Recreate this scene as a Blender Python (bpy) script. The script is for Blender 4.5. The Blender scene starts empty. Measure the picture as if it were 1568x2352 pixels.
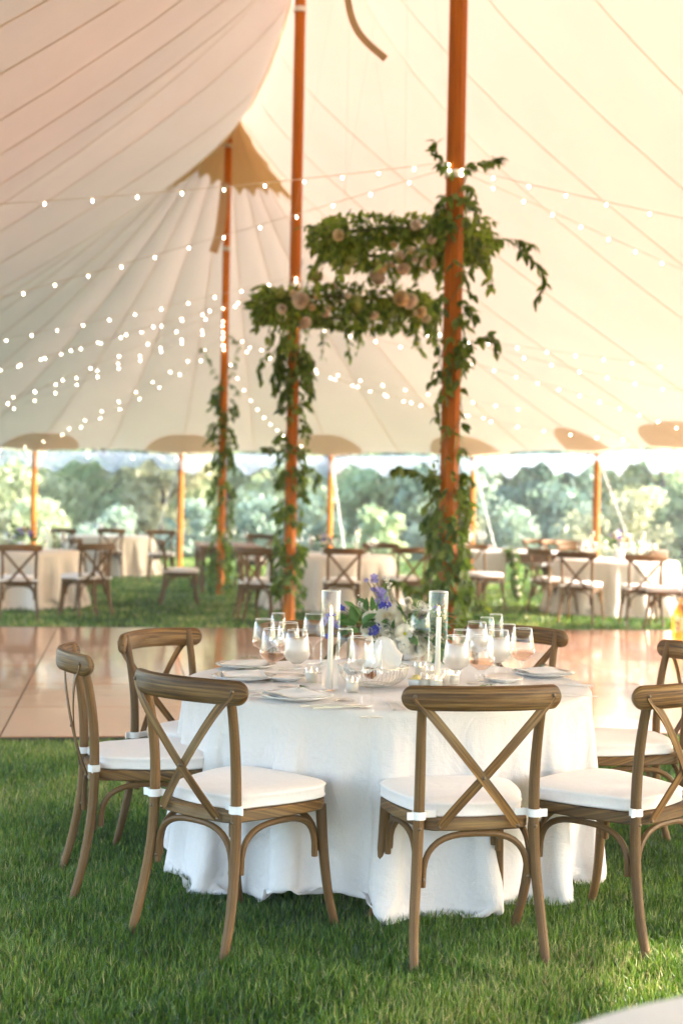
import bpy, math, random
import numpy as np
from mathutils import Vector, Matrix, Euler, noise
from mathutils.bvhtree import BVHTree

random.seed(7); np.random.seed(7)
sc = bpy.context.scene
COL = sc.collection
PI = math.pi
rad = math.radians

# ------------------------------------------------------------------ camera
CAM_H = 1.5; PITCH = rad(90 - .42); ROLL = rad(1.1); F = 3266.7      # F: focal length in units of a 1568 px wide view
cam = bpy.data.cameras.new('camera'); cam_o = bpy.data.objects.new('camera', cam); COL.objects.link(cam_o)
cam.sensor_fit = 'VERTICAL'; cam.sensor_height = 36; cam.lens = 50
cam.clip_start = .05; cam.clip_end = 2000
cam_o.matrix_world = Matrix.Translation((0, 0, CAM_H)) @ Matrix.Rotation(PITCH, 4, 'X') @ Matrix.Rotation(ROLL, 4, 'Z')
cam.dof.use_dof = True; cam.dof.focus_distance = 5.05; cam.dof.aperture_fstop = 2.5
sc.camera = cam_o
# ------------------------------------------------------------------ sky, sun, exposure
SUN_EL = rad(26); SUN_AZ = rad(4)        # afternoon light from the right
w = bpy.data.worlds.new('World'); sc.world = w; w.use_nodes = True
nt = w.node_tree; bg = nt.nodes['Background']
sky = nt.nodes.new('ShaderNodeTexSky'); sky.sky_type = 'NISHITA'; sky.sun_disc = False
sky.sun_elevation = SUN_EL; sky.sun_rotation = rad(90) - SUN_AZ
sky.air_density = 1.0; sky.dust_density = 2.0
nt.links.new(sky.outputs[0], bg.inputs[0]); bg.inputs[1].default_value = .15
sun = bpy.data.lights.new('sun', 'SUN'); sun.energy = 2.0; sun.angle = rad(.6); sun.color = (1, .88, .79)
sun_o = bpy.data.objects.new('sun', sun); COL.objects.link(sun_o)
sd = Vector((math.cos(SUN_EL) * math.cos(SUN_AZ), math.cos(SUN_EL) * math.sin(SUN_AZ), math.sin(SUN_EL)))
sun_o.rotation_euler = sd.to_track_quat('Z', 'Y').to_euler()
sc.view_settings.view_transform = 'Standard'; sc.view_settings.look = 'None'
sc.view_settings.gamma = 1; sc.view_settings.use_curve_mapping = False
sc.view_settings.exposure = 3.3
sc.render.engine = 'CYCLES'
cy = sc.cycles
cy.use_denoising = True
try: cy.denoiser = 'OPENIMAGEDENOISE'
except Exception: pass
cy.max_bounces = 10; cy.diffuse_bounces = 5; cy.glossy_bounces = 4; cy.transmission_bounces = 8; cy.transparent_max_bounces = 40
cy.sample_clamp_indirect = 6; cy.caustics_reflective = False; cy.caustics_refractive = False

# ------------------------------------------------------------------ photo geometry -> place
_M = np.array((Matrix.Rotation(PITCH, 3, 'X') @ Matrix.Rotation(ROLL, 3, 'Z')))
def ray(X, Y):
    v = _M @ np.array([(X - 784) / F, -(Y - 1176) / F, -1.]); return v / v[1]
def at(X, Y, d):
    v = ray(X, Y) * d; return Vector((v[0], v[1], v[2] + CAM_H))
def gr(X, Y, z=0.):
    v = ray(X, Y); t = (z - CAM_H) / v[2]; return Vector((v[0] * t, v[1] * t, z))

# ------------------------------------------------------------------ object helpers
def tag(o, label=None, cat=None, group=None, kind=None):
    if label: o['label'] = label
    if cat: o['category'] = cat
    if group: o['group'] = group
    if kind: o['kind'] = kind
    return o
def empty(name, loc=(0, 0, 0), rz=0):
    o = bpy.data.objects.new(name, None); COL.objects.link(o)
    o.location = loc; o.rotation_euler = (0, 0, rz); o.empty_display_size = .1
    return o
def link(name, me, parent=None, loc=(0, 0, 0), rot=(0, 0, 0), sc_=(1, 1, 1)):
    o = bpy.data.objects.new(name, me); COL.objects.link(o)
    if parent is not None: o.parent = parent
    o.location = loc; o.rotation_euler = rot
    o.scale = (sc_, sc_, sc_) if isinstance(sc_, (int, float)) else sc_
    return o
KIDS = {}
def copy_tree(o, parent=None):
    c = o.copy(); COL.objects.link(c); c.parent = parent
    for ch in o.children: copy_tree(ch, c)
    return c

class MB:
    """collects vertices, faces and uvs into one mesh"""
    def __init__(s): s.v = []; s.f = []; s.uv = []; s.mi = []
    def add(s, vs, fs, uvs=None, m=0):
        b = len(s.v); s.v.extend([tuple(p) for p in vs])
        for k, f in enumerate(fs):
            s.f.append([i + b for i in f]); s.mi.append(m)
            s.uv.append([uvs[i] for i in f] if (uvs is not None and not isinstance(uvs[0], list)) else (uvs[k] if uvs is not None else [(vs[i][0], vs[i][1]) for i in f]))
    def sweep(s, pts, prof, scales=None, up=(0, 0, 1), cap=True, closed=False, m=0, twist=None):
        pts = [Vector(p) for p in pts]; n = len(pts); k = len(prof)
        up = Vector(up); vs = []; uvs = []
        per = [0]
        for i in range(k): per.append(per[-1] + math.dist(prof[i], prof[(i + 1) % k]))
        L = 0; rings = []
        for i, p in enumerate(pts):
            if closed: t = pts[(i + 1) % n] - pts[i - 1]
            else: t = pts[min(i + 1, n - 1)] - pts[max(i - 1, 0)]
            t.normalize()
            a = up.cross(t)
            if a.length < 1e-4: a = Vector((1, 0, 0)).cross(t)
            a.normalize(); b = t.cross(a)
            if i: L += (pts[i] - pts[i - 1]).length
            sx = scales[i] if scales is not None else 1
            if not isinstance(sx, (tuple, list)): sx = (sx, sx)
            rings.append(L)
            for q in prof: vs.append(p + a * q[0] * sx[0] + b * q[1] * sx[1])
        fs = []; fu = []
        rr = n if closed else n - 1
        off = random.random() * 3
        for i in range(rr):
            for j in range(k):
                j2 = (j + 1) % k; i2 = (i + 1) % n
                fs.append([i * k + j, i * k + j2, i2 * k + j2, i2 * k + j])
                l1 = rings[i]; l2 = rings[i2] if i2 else L + (pts[0] - pts[-1]).length
                fu.append([(per[j] + off, l1), (per[j + 1] + off, l1), (per[j + 1] + off, l2), (per[j] + off, l2)])
        if cap and not closed:
            fs.append(list(range(k - 1, -1, -1))); fu.append([(prof[j][0] + off, prof[j][1] * .2) for j in range(k - 1, -1, -1)])
            fs.append([(n - 1) * k + j for j in range(k)]); fu.append([(prof[j][0] + off, prof[j][1] * .2) for j in range(k)])
        s.add(vs, fs, fu, m)
    def tube(s, pts, r, seg=8, **kw):
        n = len(pts)
        rr = r if isinstance(r, (list, tuple)) else [r] * n
        prof = [(math.cos(2 * PI * i / seg), math.sin(2 * PI * i / seg)) for i in range(seg)]
        s.sweep(pts, prof, rr, **kw)
    def lathe(s, prof, seg=24, c=(0, 0, 0), m=0):
        vs = []; fs = []
        n = len(prof)
        for (r, z) in prof:
            for j in range(seg):
                a = 2 * PI * j / seg; vs.append((c[0] + r * math.cos(a), c[1] + r * math.sin(a), c[2] + z))
        fu = []
        for i in range(n - 1):
            for j in range(seg):
                j2 = (j + 1) % seg
                fs.append([i * seg + j, i * seg + j2, (i + 1) * seg + j2, (i + 1) * seg + j])
                fu.append([(j / seg, i), ((j + 1) / seg, i), ((j + 1) / seg, i + 1), (j / seg, i + 1)])
        s.add(vs, fs, fu, m)
    def box(s, a, b, m=0):
        x0, y0, z0 = a; x1, y1, z1 = b
        vs = [(x0, y0, z0), (x1, y0, z0), (x1, y1, z0), (x0, y1, z0), (x0, y0, z1), (x1, y0, z1), (x1, y1, z1), (x0, y1, z1)]
        s.add(vs, [[0, 3, 2, 1], [4, 5, 6, 7], [0, 1, 5, 4], [1, 2, 6, 5], [2, 3, 7, 6], [3, 0, 4, 7]],
              [[(x0, y0), (x0, y1), (x1, y1), (x1, y0)], [(x0, y0), (x1, y0), (x1, y1), (x0, y1)], [(x0, z0), (x1, z0), (x1, z1), (x0, z1)],
               [(y0, z0), (y1, z0), (y1, z1), (y0, z1)], [(x0, z0), (x1, z0), (x1, z1), (x0, z1)], [(y0, z0), (y1, z0), (y1, z1), (y0, z1)]], m)
    def addmesh(s, me_v, me_f, mat, m=0):
        s.add([mat @ Vector(p) for p in me_v], me_f, [(p[0], p[1]) for p in me_v], m)
    def mesh(s, name, mats, smooth=True, base=None):
        me = bpy.data.meshes.new(name)
        vs = s.v
        if base is not None: vs = [(p[0] - base[0], p[1] - base[1], p[2] - base[2]) for p in vs]
        me.from_pydata(vs, [], s.f)
        uv = me.uv_layers.new(name='UVMap')
        flat = [c for f in s.uv for q in f for c in (q[0], q[1])]
        uv.data.foreach_set('uv', flat)
        if not isinstance(mats, (list, tuple)): mats = [mats]
        for m in mats: me.materials.append(m)
        if len(mats) > 1: me.polygons.foreach_set('material_index', s.mi)
        if smooth: me.polygons.foreach_set('use_smooth', [True] * len(s.f))
        if smooth and smooth != 'all':
            try: me.set_sharp_from_angle(angle=rad(40))
            except Exception: pass
        me.update()
        return me
def grid_faces(nu, nv, wrap=False):
    fs = []
    for i in range(nu - 1):
        for j in range(nv if wrap else nv - 1):
            j2 = (j + 1) % nv; fs.append([i * nv + j, i * nv + j2, (i + 1) * nv + j2, (i + 1) * nv + j])
    return fs
def smooth_path(pts, n=6):
    """Catmull-Rom through pts"""
    P = [Vector(p) for p in pts]; P = [P[0] * 2 - P[1]] + P + [P[-1] * 2 - P[-2]]
    out = []
    for i in range(1, len(P) - 2):
        for k in range(n):
            t = k / n
            a, b, c, d = P[i - 1], P[i], P[i + 1], P[i + 2]
            out.append(.5 * ((2 * b) + (c - a) * t + (2 * a - 5 * b + 4 * c - d) * t * t + (3 * b - a - 3 * c + d) * t ** 3))
    out.append(P[-2]); return out

# ------------------------------------------------------------------ materials
def mat_new(name):
    m = bpy.data.materials.new(name); m.use_nodes = True
    nt = m.node_tree; nt.nodes.clear()
    out = nt.nodes.new('ShaderNodeOutputMaterial')
    return m, nt, out
def node(nt, t, **kw):
    n = nt.nodes.new(t)
    for k, v in kw.items():
        if k.startswith('_'): setattr(n, k[1:], v)
        else: n.inputs[k.replace('_', ' ')].default_value = v
    return n
def ramp(nt, stops):
    n = nt.nodes.new('ShaderNodeValToRGB'); e = n.color_ramp.elements
    while len(e) < len(stops): e.new(.5)
    for i, (p, c) in enumerate(stops): e[i].position = p; e[i].color = (*c, 1)
    return n
def simple(name, col, rough=.6, spec=.5, metal=0, noise_amt=0, noise_scale=20, bump=0, sheen=0, trans=0, coords='Object', coat=0):
    m, nt, out = mat_new(name); L = nt.links.new
    b = node(nt, 'ShaderNodeBsdfPrincipled', Roughness=rough, Metallic=metal)
    b.inputs['Specular IOR Level'].default_value = spec
    b.inputs['Base Color'].default_value = (*col, 1)
    if coat: b.inputs['Coat Weight'].default_value = coat
    if noise_amt or bump:
        tc = nt.nodes.new('ShaderNodeTexCoord'); nz = node(nt, 'ShaderNodeTexNoise', Scale=noise_scale, Detail=5)
        L(tc.outputs[coords], nz.inputs['Vector'])
        if noise_amt:
            r = ramp(nt, [(.25, [c * (1 - noise_amt) for c in col]), (.75, [min(1, c * (1 + noise_amt)) for c in col])])
            L(nz.outputs['Fac'], r.inputs[0]); L(r.outputs[0], b.inputs['Base Color'])
        if bump:
            bp = node(nt, 'ShaderNodeBump', Strength=bump, Distance=.01); L(nz.outputs['Fac'], bp.inputs['Height']); L(bp.outputs[0], b.inputs['Normal'])
    if trans:
        t = nt.nodes.new('ShaderNodeBsdfTranslucent'); t.inputs[0].default_value = (*col, 1)
        mx = node(nt, 'ShaderNodeMixShader', Fac=trans); L(b.outputs[0], mx.inputs[1]); L(t.outputs[0], mx.inputs[2]); L(mx.outputs[0], out.inputs[0])
    else: L(b.outputs[0], out.inputs[0])
    return m

def wood_mat(name, dark, mid, light, grey, rough=.45, spec=.5, scale=1., green=None, grey_amt=.5, coat=0., knots=None):
    """grain runs along V of the UV map (metres)"""
    m, nt, out = mat_new(name); L = nt.links.new
    uv = nt.nodes.new('ShaderNodeUVMap')
    oi = nt.nodes.new('ShaderNodeObjectInfo')
    mp = nt.nodes.new('ShaderNodeMapping'); mp.inputs['Scale'].default_value = (260 * scale, 7 * scale, 1)
    cmb = nt.nodes.new('ShaderNodeCombineXYZ')
    ml = node(nt, 'ShaderNodeMath', _operation='MULTIPLY'); ml.inputs[1].default_value = 37.
    L(oi.outputs['Random'], ml.inputs[0]); L(ml.outputs[0], cmb.inputs[2]); L(cmb.outputs[0], mp.inputs['Location'])
    L(uv.outputs[0], mp.inputs['Vector'])
    n1 = node(nt, 'ShaderNodeTexNoise', Scale=1., Detail=6, Roughness=.65); L(mp.outputs[0], n1.inputs['Vector'])
    mp2 = nt.nodes.new('ShaderNodeMapping'); mp2.inputs['Scale'].default_value = (16 * scale, 5 * scale, 1)
    L(cmb.outputs[0], mp2.inputs['Location']); L(uv.outputs[0], mp2.inputs['Vector'])
    n2 = node(nt, 'ShaderNodeTexNoise', Scale=1., Detail=4, Roughness=.6); L(mp2.outputs[0], n2.inputs['Vector'])
    r1 = ramp(nt, [(.30, dark), (.48, mid), (.72, light)]); L(n1.outputs['Fac'], r1.inputs[0])
    r2 = ramp(nt, [(.50 , (0, 0, 0)), (.72, (1, 1, 1))]); L(n2.outputs['Fac'], r2.inputs[0])
    mg = node(nt, 'ShaderNodeMath', _operation='MULTIPLY'); mg.inputs[1].default_value = grey_amt; L(r2.outputs[0], mg.inputs[0])
    mx = nt.nodes.new('ShaderNodeMix'); mx.data_type = 'RGBA'; L(mg.outputs[0], mx.inputs[0]); L(r1.outputs[0], mx.inputs[6]); mx.inputs[7].default_value = (*grey, 1)
    col = mx.outputs[2]
    if knots:
        mk = nt.nodes.new('ShaderNodeMapping'); mk.inputs['Scale'].default_value = (11, 2.6, 1); L(cmb.outputs[0], mk.inputs['Location']); L(uv.outputs[0], mk.inputs['Vector'])
        nk = node(nt, 'ShaderNodeTexNoise', Scale=1., Detail=3, Roughness=.5, Distortion=1.2); L(mk.outputs[0], nk.inputs['Vector'])
        rk = ramp(nt, [(.60, (0, 0, 0)), (.70, (.85, .85, .85))]); L(nk.outputs['Fac'], rk.inputs[0])
        mx2 = nt.nodes.new('ShaderNodeMix'); mx2.data_type = 'RGBA'; L(rk.outputs[0], mx2.inputs[0]); L(col, mx2.inputs[6]); mx2.inputs[7].default_value = (*knots, 1); col = mx2.outputs[2]
    # per thing tone
    hs = node(nt, 'ShaderNodeHueSaturation'); rr = ramp(nt, [(0, (.8, .8, .8)), (1, (1, 1, 1))])
    mr = node(nt, 'ShaderNodeMapRange'); mr.inputs['To Min'].default_value = .72; mr.inputs['To Max'].default_value = 1.28
    L(oi.outputs['Random'], mr.inputs[0]); L(mr.outputs[0], hs.inputs['Value']); L(col, hs.inputs['Color'])
    b = node(nt, 'ShaderNodeBsdfPrincipled', Roughness=rough); b.inputs['Specular IOR Level'].default_value = spec; L(hs.outputs[0], b.inputs['Base Color'])
    if coat: b.inputs['Coat Weight'].default_value = coat
    bp = node(nt, 'ShaderNodeBump', Strength=.35, Distance=.0015); L(n1.outputs['Fac'], bp.inputs['Height']); L(bp.outputs[0], b.inputs['Normal'])
    L(b.outputs[0], out.inputs[0])
    return m

def leaf_mat(name, c1, c2, trans=.35, rough=.4, hue=.02):
    m, nt, out = mat_new(name); L = nt.links.new
    oi = nt.nodes.new('ShaderNodeObjectInfo'); at_ = nt.nodes.new('ShaderNodeAttribute'); at_.attribute_name = 'tone'
    ad = node(nt, 'ShaderNodeMath', _operation='ADD'); L(oi.outputs['Random'], ad.inputs[0]); L(at_.outputs['Fac'], ad.inputs[1])
    fr = node(nt, 'ShaderNodeMath', _operation='FRACT'); L(ad.outputs[0], fr.inputs[0])
    r = ramp(nt, [(0, c1), (1, c2)]); L(fr.outputs[0], r.inputs[0])
    b = node(nt, 'ShaderNodeBsdfPrincipled', Roughness=rough); L(r.outputs[0], b.inputs['Base Color'])
    t = nt.nodes.new('ShaderNodeBsdfTranslucent')
    g = node(nt, 'ShaderNodeHueSaturation', Saturation=1.15, Value=1.6); L(r.outputs[0], g.inputs['Color']); L(g.outputs[0], t.inputs[0])
    mx = node(nt, 'ShaderNodeMixShader', Fac=trans); L(b.outputs[0], mx.inputs[1]); L(t.outputs[0], mx.inputs[2]); L(mx.outputs[0], out.inputs[0])
    return m

def fabric(name, col, weave=600, bump=.3, trans=.0, rough=.9, tint=None, crease=0.):
    m, nt, out = mat_new(name); L = nt.links.new
    tc = nt.nodes.new('ShaderNodeTexCoord')
    mpa = nt.nodes.new('ShaderNodeMapping'); mpa.inputs['Scale'].default_value = (weave, weave * .12, weave * .12); L(tc.outputs['Object'], mpa.inputs[0])
    mpb = nt.nodes.new('ShaderNodeMapping'); mpb.inputs['Scale'].default_value = (weave * .12, weave * .12, weave); L(tc.outputs['Object'], mpb.inputs[0])
    na = node(nt, 'ShaderNodeTexNoise', Scale=1., Detail=3); L(mpa.outputs[0], na.inputs[0])
    nb = node(nt, 'ShaderNodeTexNoise', Scale=1., Detail=3); L(mpb.outputs[0], nb.inputs[0])
    ad = node(nt, 'ShaderNodeMath', _operation='ADD'); L(na.outputs['Fac'], ad.inputs[0]); L(nb.outputs['Fac'], ad.inputs[1])
    b = node(nt, 'ShaderNodeBsdfPrincipled', Roughness=rough); b.inputs['Sheen Weight'].default_value = .2
    b.inputs['Specular IOR Level'].default_value = .2
    r = ramp(nt, [(.3, [c * .9 for c in col]), (.75, col)])
    hf = node(nt, 'ShaderNodeMath', _operation='MULTIPLY'); hf.inputs[1].default_value = .5; L(ad.outputs[0], hf.inputs[0]); L(hf.outputs[0], r.inputs[0])
    L(r.outputs[0], b.inputs['Base Color'])
    bp = node(nt, 'ShaderNodeBump', Strength=bump, Distance=.002); L(ad.outputs[0], bp.inputs['Height'])
    if crease:
        nc = node(nt, 'ShaderNodeTexNoise', Scale=5., Detail=4, Roughness=.55, Distortion=.6); L(tc.outputs['Object'], nc.inputs[0])
        b2 = node(nt, 'ShaderNodeBump', Strength=crease, Distance=.05); L(nc.outputs['Fac'], b2.inputs['Height']); L(bp.outputs[0], b2.inputs['Normal']); bp = b2
    L(bp.outputs[0], b.inputs['Normal'])
    if trans:
        t = nt.nodes.new('ShaderNodeBsdfTranslucent'); t.inputs[0].default_value = (*(tint or col), 1)
        mx = node(nt, 'ShaderNodeMixShader', Fac=trans); L(b.outputs[0], mx.inputs[1]); L(t.outputs[0], mx.inputs[2]); L(mx.outputs[0], out.inputs[0])
    else: L(b.outputs[0], out.inputs[0])
    return m

def glass_mat(name, tint=(1, 1, 1), base=.03, edge=.85, rough=.02, power=.75):
    m, nt, out = mat_new(name); L = nt.links.new
    tr = nt.nodes.new('ShaderNodeBsdfTransparent'); tr.inputs[0].default_value = (*tint, 1)
    gl = node(nt, 'ShaderNodeBsdfGlossy', Roughness=rough); gl.inputs[0].default_value = (1, 1, 1, 1)
    lw = node(nt, 'ShaderNodeLayerWeight', Blend=.5)
    mr = node(nt, 'ShaderNodeMapRange'); mr.inputs['To Min'].default_value = base; mr.inputs['To Max'].default_value = edge
    pw = node(nt, 'ShaderNodeMath', _operation='POWER'); pw.inputs[1].default_value = 2.4; L(lw.outputs['Facing'], pw.inputs[0])
    L(pw.outputs[0], mr.inputs[0])
    mx = nt.nodes.new('ShaderNodeMixShader'); L(mr.outputs[0], mx.inputs[0]); L(tr.outputs[0], mx.inputs[1]); L(gl.outputs[0], mx.inputs[2]); L(mx.outputs[0], out.inputs[0])
    return m
def emit_mat(name, col, s):
    m, nt, out = mat_new(name); e = node(nt, 'ShaderNodeEmission', Strength=s); e.inputs[0].default_value = (*col, 1); nt.links.new(e.outputs[0], out.inputs[0]); return m

def canvas_mat2(name):
    m, nt, out = mat_new(name); L = nt.links.new
    tr = nt.nodes.new('ShaderNodeBsdfTransparent'); tr.inputs[0].default_value = (.93, .96, 1, 1)
    gl = node(nt, 'ShaderNodeBsdfGlossy', Roughness=.15); tl = nt.nodes.new('ShaderNodeBsdfTranslucent'); tl.inputs[0].default_value = (.85, .9, 1, 1)
    m1 = node(nt, 'ShaderNodeMixShader', Fac=.5); L(gl.outputs[0], m1.inputs[1]); L(tl.outputs[0], m1.inputs[2])
    m2 = node(nt, 'ShaderNodeMixShader', Fac=.32); L(tr.outputs[0], m2.inputs[1]); L(m1.outputs[0], m2.inputs[2]); L(m2.outputs[0], out.inputs[0]); return m
M = {}
M['chair'] = wood_mat('weathered_elm', (.014, .006, .002), (.105, .048, .013), (.29, .160, .052), (.25, .185, .11), rough=.5, grey_amt=.48, scale=.5, spec=.22)
M['pole'] = wood_mat('varnished_fir', (.22, .040, .001), (.54, .145, .009), (.80, .30, .030), (.30, .06, .002), rough=.45, spec=.2, scale=.3, grey_amt=.5, knots=(.11, .024, .003))
M['farm'] = wood_mat('farm_table_wood', (.10, .045, .02), (.20, .095, .045), (.28, .15, .08), (.25, .16, .1), rough=.5, grey_amt=.4)
M['bolt'] = simple('aged_bolt_metal', (.16, .11, .07), .4, metal=.8)
M['cushion'] = fabric('cushion_cloth', (.82, .745, .70), 500, .12, crease=.22)
M['strap'] = fabric('strap_cloth', (.82, .78, .75), 500, .1)
M['cloth'] = fabric('white_table_linen', (.76, .71, .685), 420, .6, trans=.06, crease=.5)
M['linen'] = fabric('beige_table_linen', (.74, .655, .56), 300, .3, trans=.12)
M['linen2'] = fabric('cream_linen', (.68, .59, .51), 400, .2)
M['napkin'] = fabric('napkin_linen', (.74, .71, .68), 500, .2)
M['runner'] = fabric('grey_runner', (.55, .52, .46), 300, .3)
M['glass'] = glass_mat('thin_glass')
M['glass_thick'] = glass_mat('cylinder_glass', base=.03, edge=.85)
M['plastic'] = canvas_mat2('clear_vinyl')
M['amber'] = glass_mat('amber_glass', tint=(1., .80, .42), base=.06, edge=.4)
M['china'] = simple('white_china', (.73, .72, .71), .12, coat=.5)
M['silver'] = simple('silver_steel', (.72, .70, .68), .3, metal=1)
M['wax'] = simple('ivory_wax', (.86, .82, .74), .45, trans=.15)
M['votive_wax'] = simple('votive_wax', (.86, .82, .72), .45, trans=.2)
M['flame'] = emit_mat('flame', (1, .55, .18), 2.6)
M['bulb'] = emit_mat('bulb_filament', (1, .86, .62), 3.4)
M['cable'] = simple('cream_cable', (.78, .68, .56), .6)
M['socket'] = simple('bulb_socket', (.30, .22, .16), .6)
M['stem'] = simple('vine_stem', (.10, .11, .035), .6)
M['leaf'] = leaf_mat('smilax_leaf', (.035, .09, .014), (.21, .30, .07), trans=.45)
M['leaf_dark'] = leaf_mat('ruscus_leaf', (.018, .07, .016), (.09, .19, .045), trans=.15, rough=.28)
M['hoop_leaf'] = leaf_mat('hoop_leaf', (.045, .10, .018), (.28, .38, .09), trans=.5)
M['white_petal'] = simple('white_petal', (.87, .84, .75), .6, trans=.4)
M['cream_petal'] = simple('cream_petal', (.93, .82, .62), .6, trans=.4)
M['blush_petal'] = simple('blush_petal', (.96, .89, .84), .6, trans=.4)
M['green_petal'] = simple('lime_petal', (.46, .55, .18), .6, trans=.4)
M['blue_petal'] = simple('blue_petal', (.06, .06, .42), .5, trans=.2)
M['lilac_petal'] = simple('lilac_petal', (.36, .30, .62), .6, trans=.25)
M['yellow'] = simple('flower_eye', (.50, .52, .03), .6)
M['butter'] = simple('butter', (.85, .72, .30), .4)
M['cloudy'] = simple('cloudy_drink', (.74, .69, .65), .25, trans=.5)
_m = M['cloudy']; _n = _m.node_tree; _o = [q for q in _n.nodes if q.type == 'OUTPUT_MATERIAL'][0]; _s = _o.inputs[0].links[0].from_socket
_t = _n.nodes.new('ShaderNodeBsdfTransparent'); _x = _n.nodes.new('ShaderNodeMixShader'); _x.inputs[0].default_value = .38; _n.links.new(_s, _x.inputs[1]); _n.links.new(_t.outputs[0], _x.inputs[2]); _n.links.new(_x.outputs[0], _o.inputs[0])
M['rose_drink'] = glass_mat('pink_wine', tint=(.98, .82, .72), base=.06, edge=.4)
M['bread'] = simple('bread_crust', (.20, .07, .02), .6, noise_amt=.3)
M['dark'] = simple('dark_edge', (.03, .02, .015), .7)
M['iron'] = simple('wire_metal', (.75, .70, .62), .25, metal=1)
M['webbing'] = simple('tan_webbing', (.66, .46, .26), .8, trans=.3)
M['rope'] = simple('white_rope', (.75, .72, .68), .7)
M['trunk'] = simple('tree_bark', (.12, .09, .07), .9, noise_amt=.3, noise_scale=4, bump=.5)

# ------------------------------------------------------------------ ground
def ground_mat():
    m, nt, out = mat_new('lawn_soil'); L = nt.links.new
    tc = nt.nodes.new('ShaderNodeTexCoord')
    n1 = node(nt, 'ShaderNodeTexNoise', Scale=.7, Detail=8, Roughness=.7); L(tc.outputs['Object'], n1.inputs[0])
    n2 = node(nt, 'ShaderNodeTexNoise', Scale=45., Detail=6, Roughness=.7); L(tc.outputs['Object'], n2.inputs[0])
    mx = node(nt, 'ShaderNodeMath', _operation='ADD'); L(n1.outputs['Fac'], mx.inputs[0]); L(n2.outputs['Fac'], mx.inputs[1])
    hf = node(nt, 'ShaderNodeMath', _operation='MULTIPLY'); hf.inputs[1].default_value = .5; L(mx.outputs[0], hf.inputs[0])
    r = ramp(nt, [(.35, (.020, .045, .010)), (.5, (.045, .095, .020)), (.65, (.085, .14, .035))]); L(hf.outputs[0], r.inputs[0])
    b = node(nt, 'ShaderNodeBsdfPrincipled', Roughness=.9); L(r.outputs[0], b.inputs['Base Color'])
    bp = node(nt, 'ShaderNodeBump', Strength=.8, Distance=.03); L(n2.outputs['Fac'], bp.inputs['Height']); L(bp.outputs[0], b.inputs['Normal'])
    L(b.outputs[0], out.inputs[0]); return m
mb = MB(); mb.add([(-400, -60, 0), (400, -60, 0), (400, 700, 0), (-400, 700, 0)], [[0, 1, 2, 3]])
tag(link('ground', mb.mesh('ground', ground_mat())), 'green lawn under the tent and out to the trees', kind='structure')

# dance floor: raised deck of square varnished panels
FY = rad(8.6); fu = Vector((math.cos(FY), math.sin(FY), 0)); fv = Vector((-math.sin(FY), math.cos(FY), 0))
F0 = gr(0, 1709) ; PANEL = 1.22
def floor_mat():
    m, nt, out = mat_new('varnished_floor'); L = nt.links.new
    uv = nt.nodes.new('ShaderNodeUVMap'); oi = nt.nodes.new('ShaderNodeObjectInfo')
    mp = nt.nodes.new('ShaderNodeMapping'); mp.inputs['Scale'].default_value = (2.2, 34, 1); L(uv.outputs[0], mp.inputs[0])
    c = nt.nodes.new('ShaderNodeCombineXYZ'); ml = node(nt, 'ShaderNodeMath', _operation='MULTIPLY'); ml.inputs[1].default_value = 50; L(oi.outputs['Random'], ml.inputs[0]); L(ml.outputs[0], c.inputs[2]); L(c.outputs[0], mp.inputs['Location'])
    n1 = node(nt, 'ShaderNodeTexNoise', Scale=1., Detail=6, Roughness=.6); L(mp.outputs[0], n1.inputs[0])
    br = nt.nodes.new('ShaderNodeTexBrick'); br.inputs['Scale'].default_value = 1; br.inputs['Brick Width'].default_value = .61; br.inputs['Row Height'].default_value = .1017
    br.inputs['Mortar Size'].default_value = .0015; br.inputs['Color1'].default_value = (.35, .35, .35, 1); br.inputs['Color2'].default_value = (.65, .65, .65, 1); br.inputs['Mortar'].default_value = (0, 0, 0, 1); L(uv.outputs[0], br.inputs[0])
    ad = node(nt, 'ShaderNodeMath', _operation='ADD'); L(n1.outputs['Fac'], ad.inputs[0]); L(br.outputs['Color'], ad.inputs[1])
    hf = node(nt, 'ShaderNodeMath', _operation='MULTIPLY'); hf.inputs[1].default_value = .5; L(ad.outputs[0], hf.inputs[0])
    r = ramp(nt, [(.2, (.17, .060, .022)), (.45, (.36, .155, .068)), (.62, (.50, .24, .12))]); L(hf.outputs[0], r.inputs[0])
    hs = node(nt, 'ShaderNodeHueSaturation'); mr = node(nt, 'ShaderNodeMapRange'); mr.inputs['To Min'].default_value = .78; mr.inputs['To Max'].default_value = 1.2
    L(oi.outputs['Random'], mr.inputs[0]); L(mr.outputs[0], hs.inputs['Value']); L(r.outputs[0], hs.inputs['Color'])
    b = node(nt, 'ShaderNodeBsdfPrincipled', Roughness=.22); L(hs.outputs[0], b.inputs['Base Color']); b.inputs['Coat Weight'].default_value = .6; b.inputs['Coat Roughness'].default_value = .06
    n3 = node(nt, 'ShaderNodeTexNoise', Scale=2.5, Detail=3); L(uv.outputs[0], n3.inputs[0])
    bp = node(nt, 'ShaderNodeBump', Strength=.12, Distance=.02); L(n3.outputs['Fac'], bp.inputs['Height']); L(bp.outputs[0], b.inputs['Normal']); L(bp.outputs[0], b.inputs['Coat Normal'])
    L(b.outputs[0], out.inputs[0]); return m
M['floor'] = floor_mat()
floor = empty('dance_floor', F0, FY); tag(floor, 'varnished wooden dance floor', kind='structure')
mb = MB(); h = PANEL / 2 - .005; hz = .045
mb.sweep([(0, 0, .02), (0, 0, hz)], [(-h, -h), (h, -h), (h, h), (-h, h)], [1, 1], up=(0, 1, 0))
for k, f in enumerate(mb.f): mb.uv[k] = [(mb.v[i][0], mb.v[i][1]) for i in f]
pm = mb.mesh('floor_panel', M['floor'], smooth=False)
NX0, NX1, NY = -4, 9, 6
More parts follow.
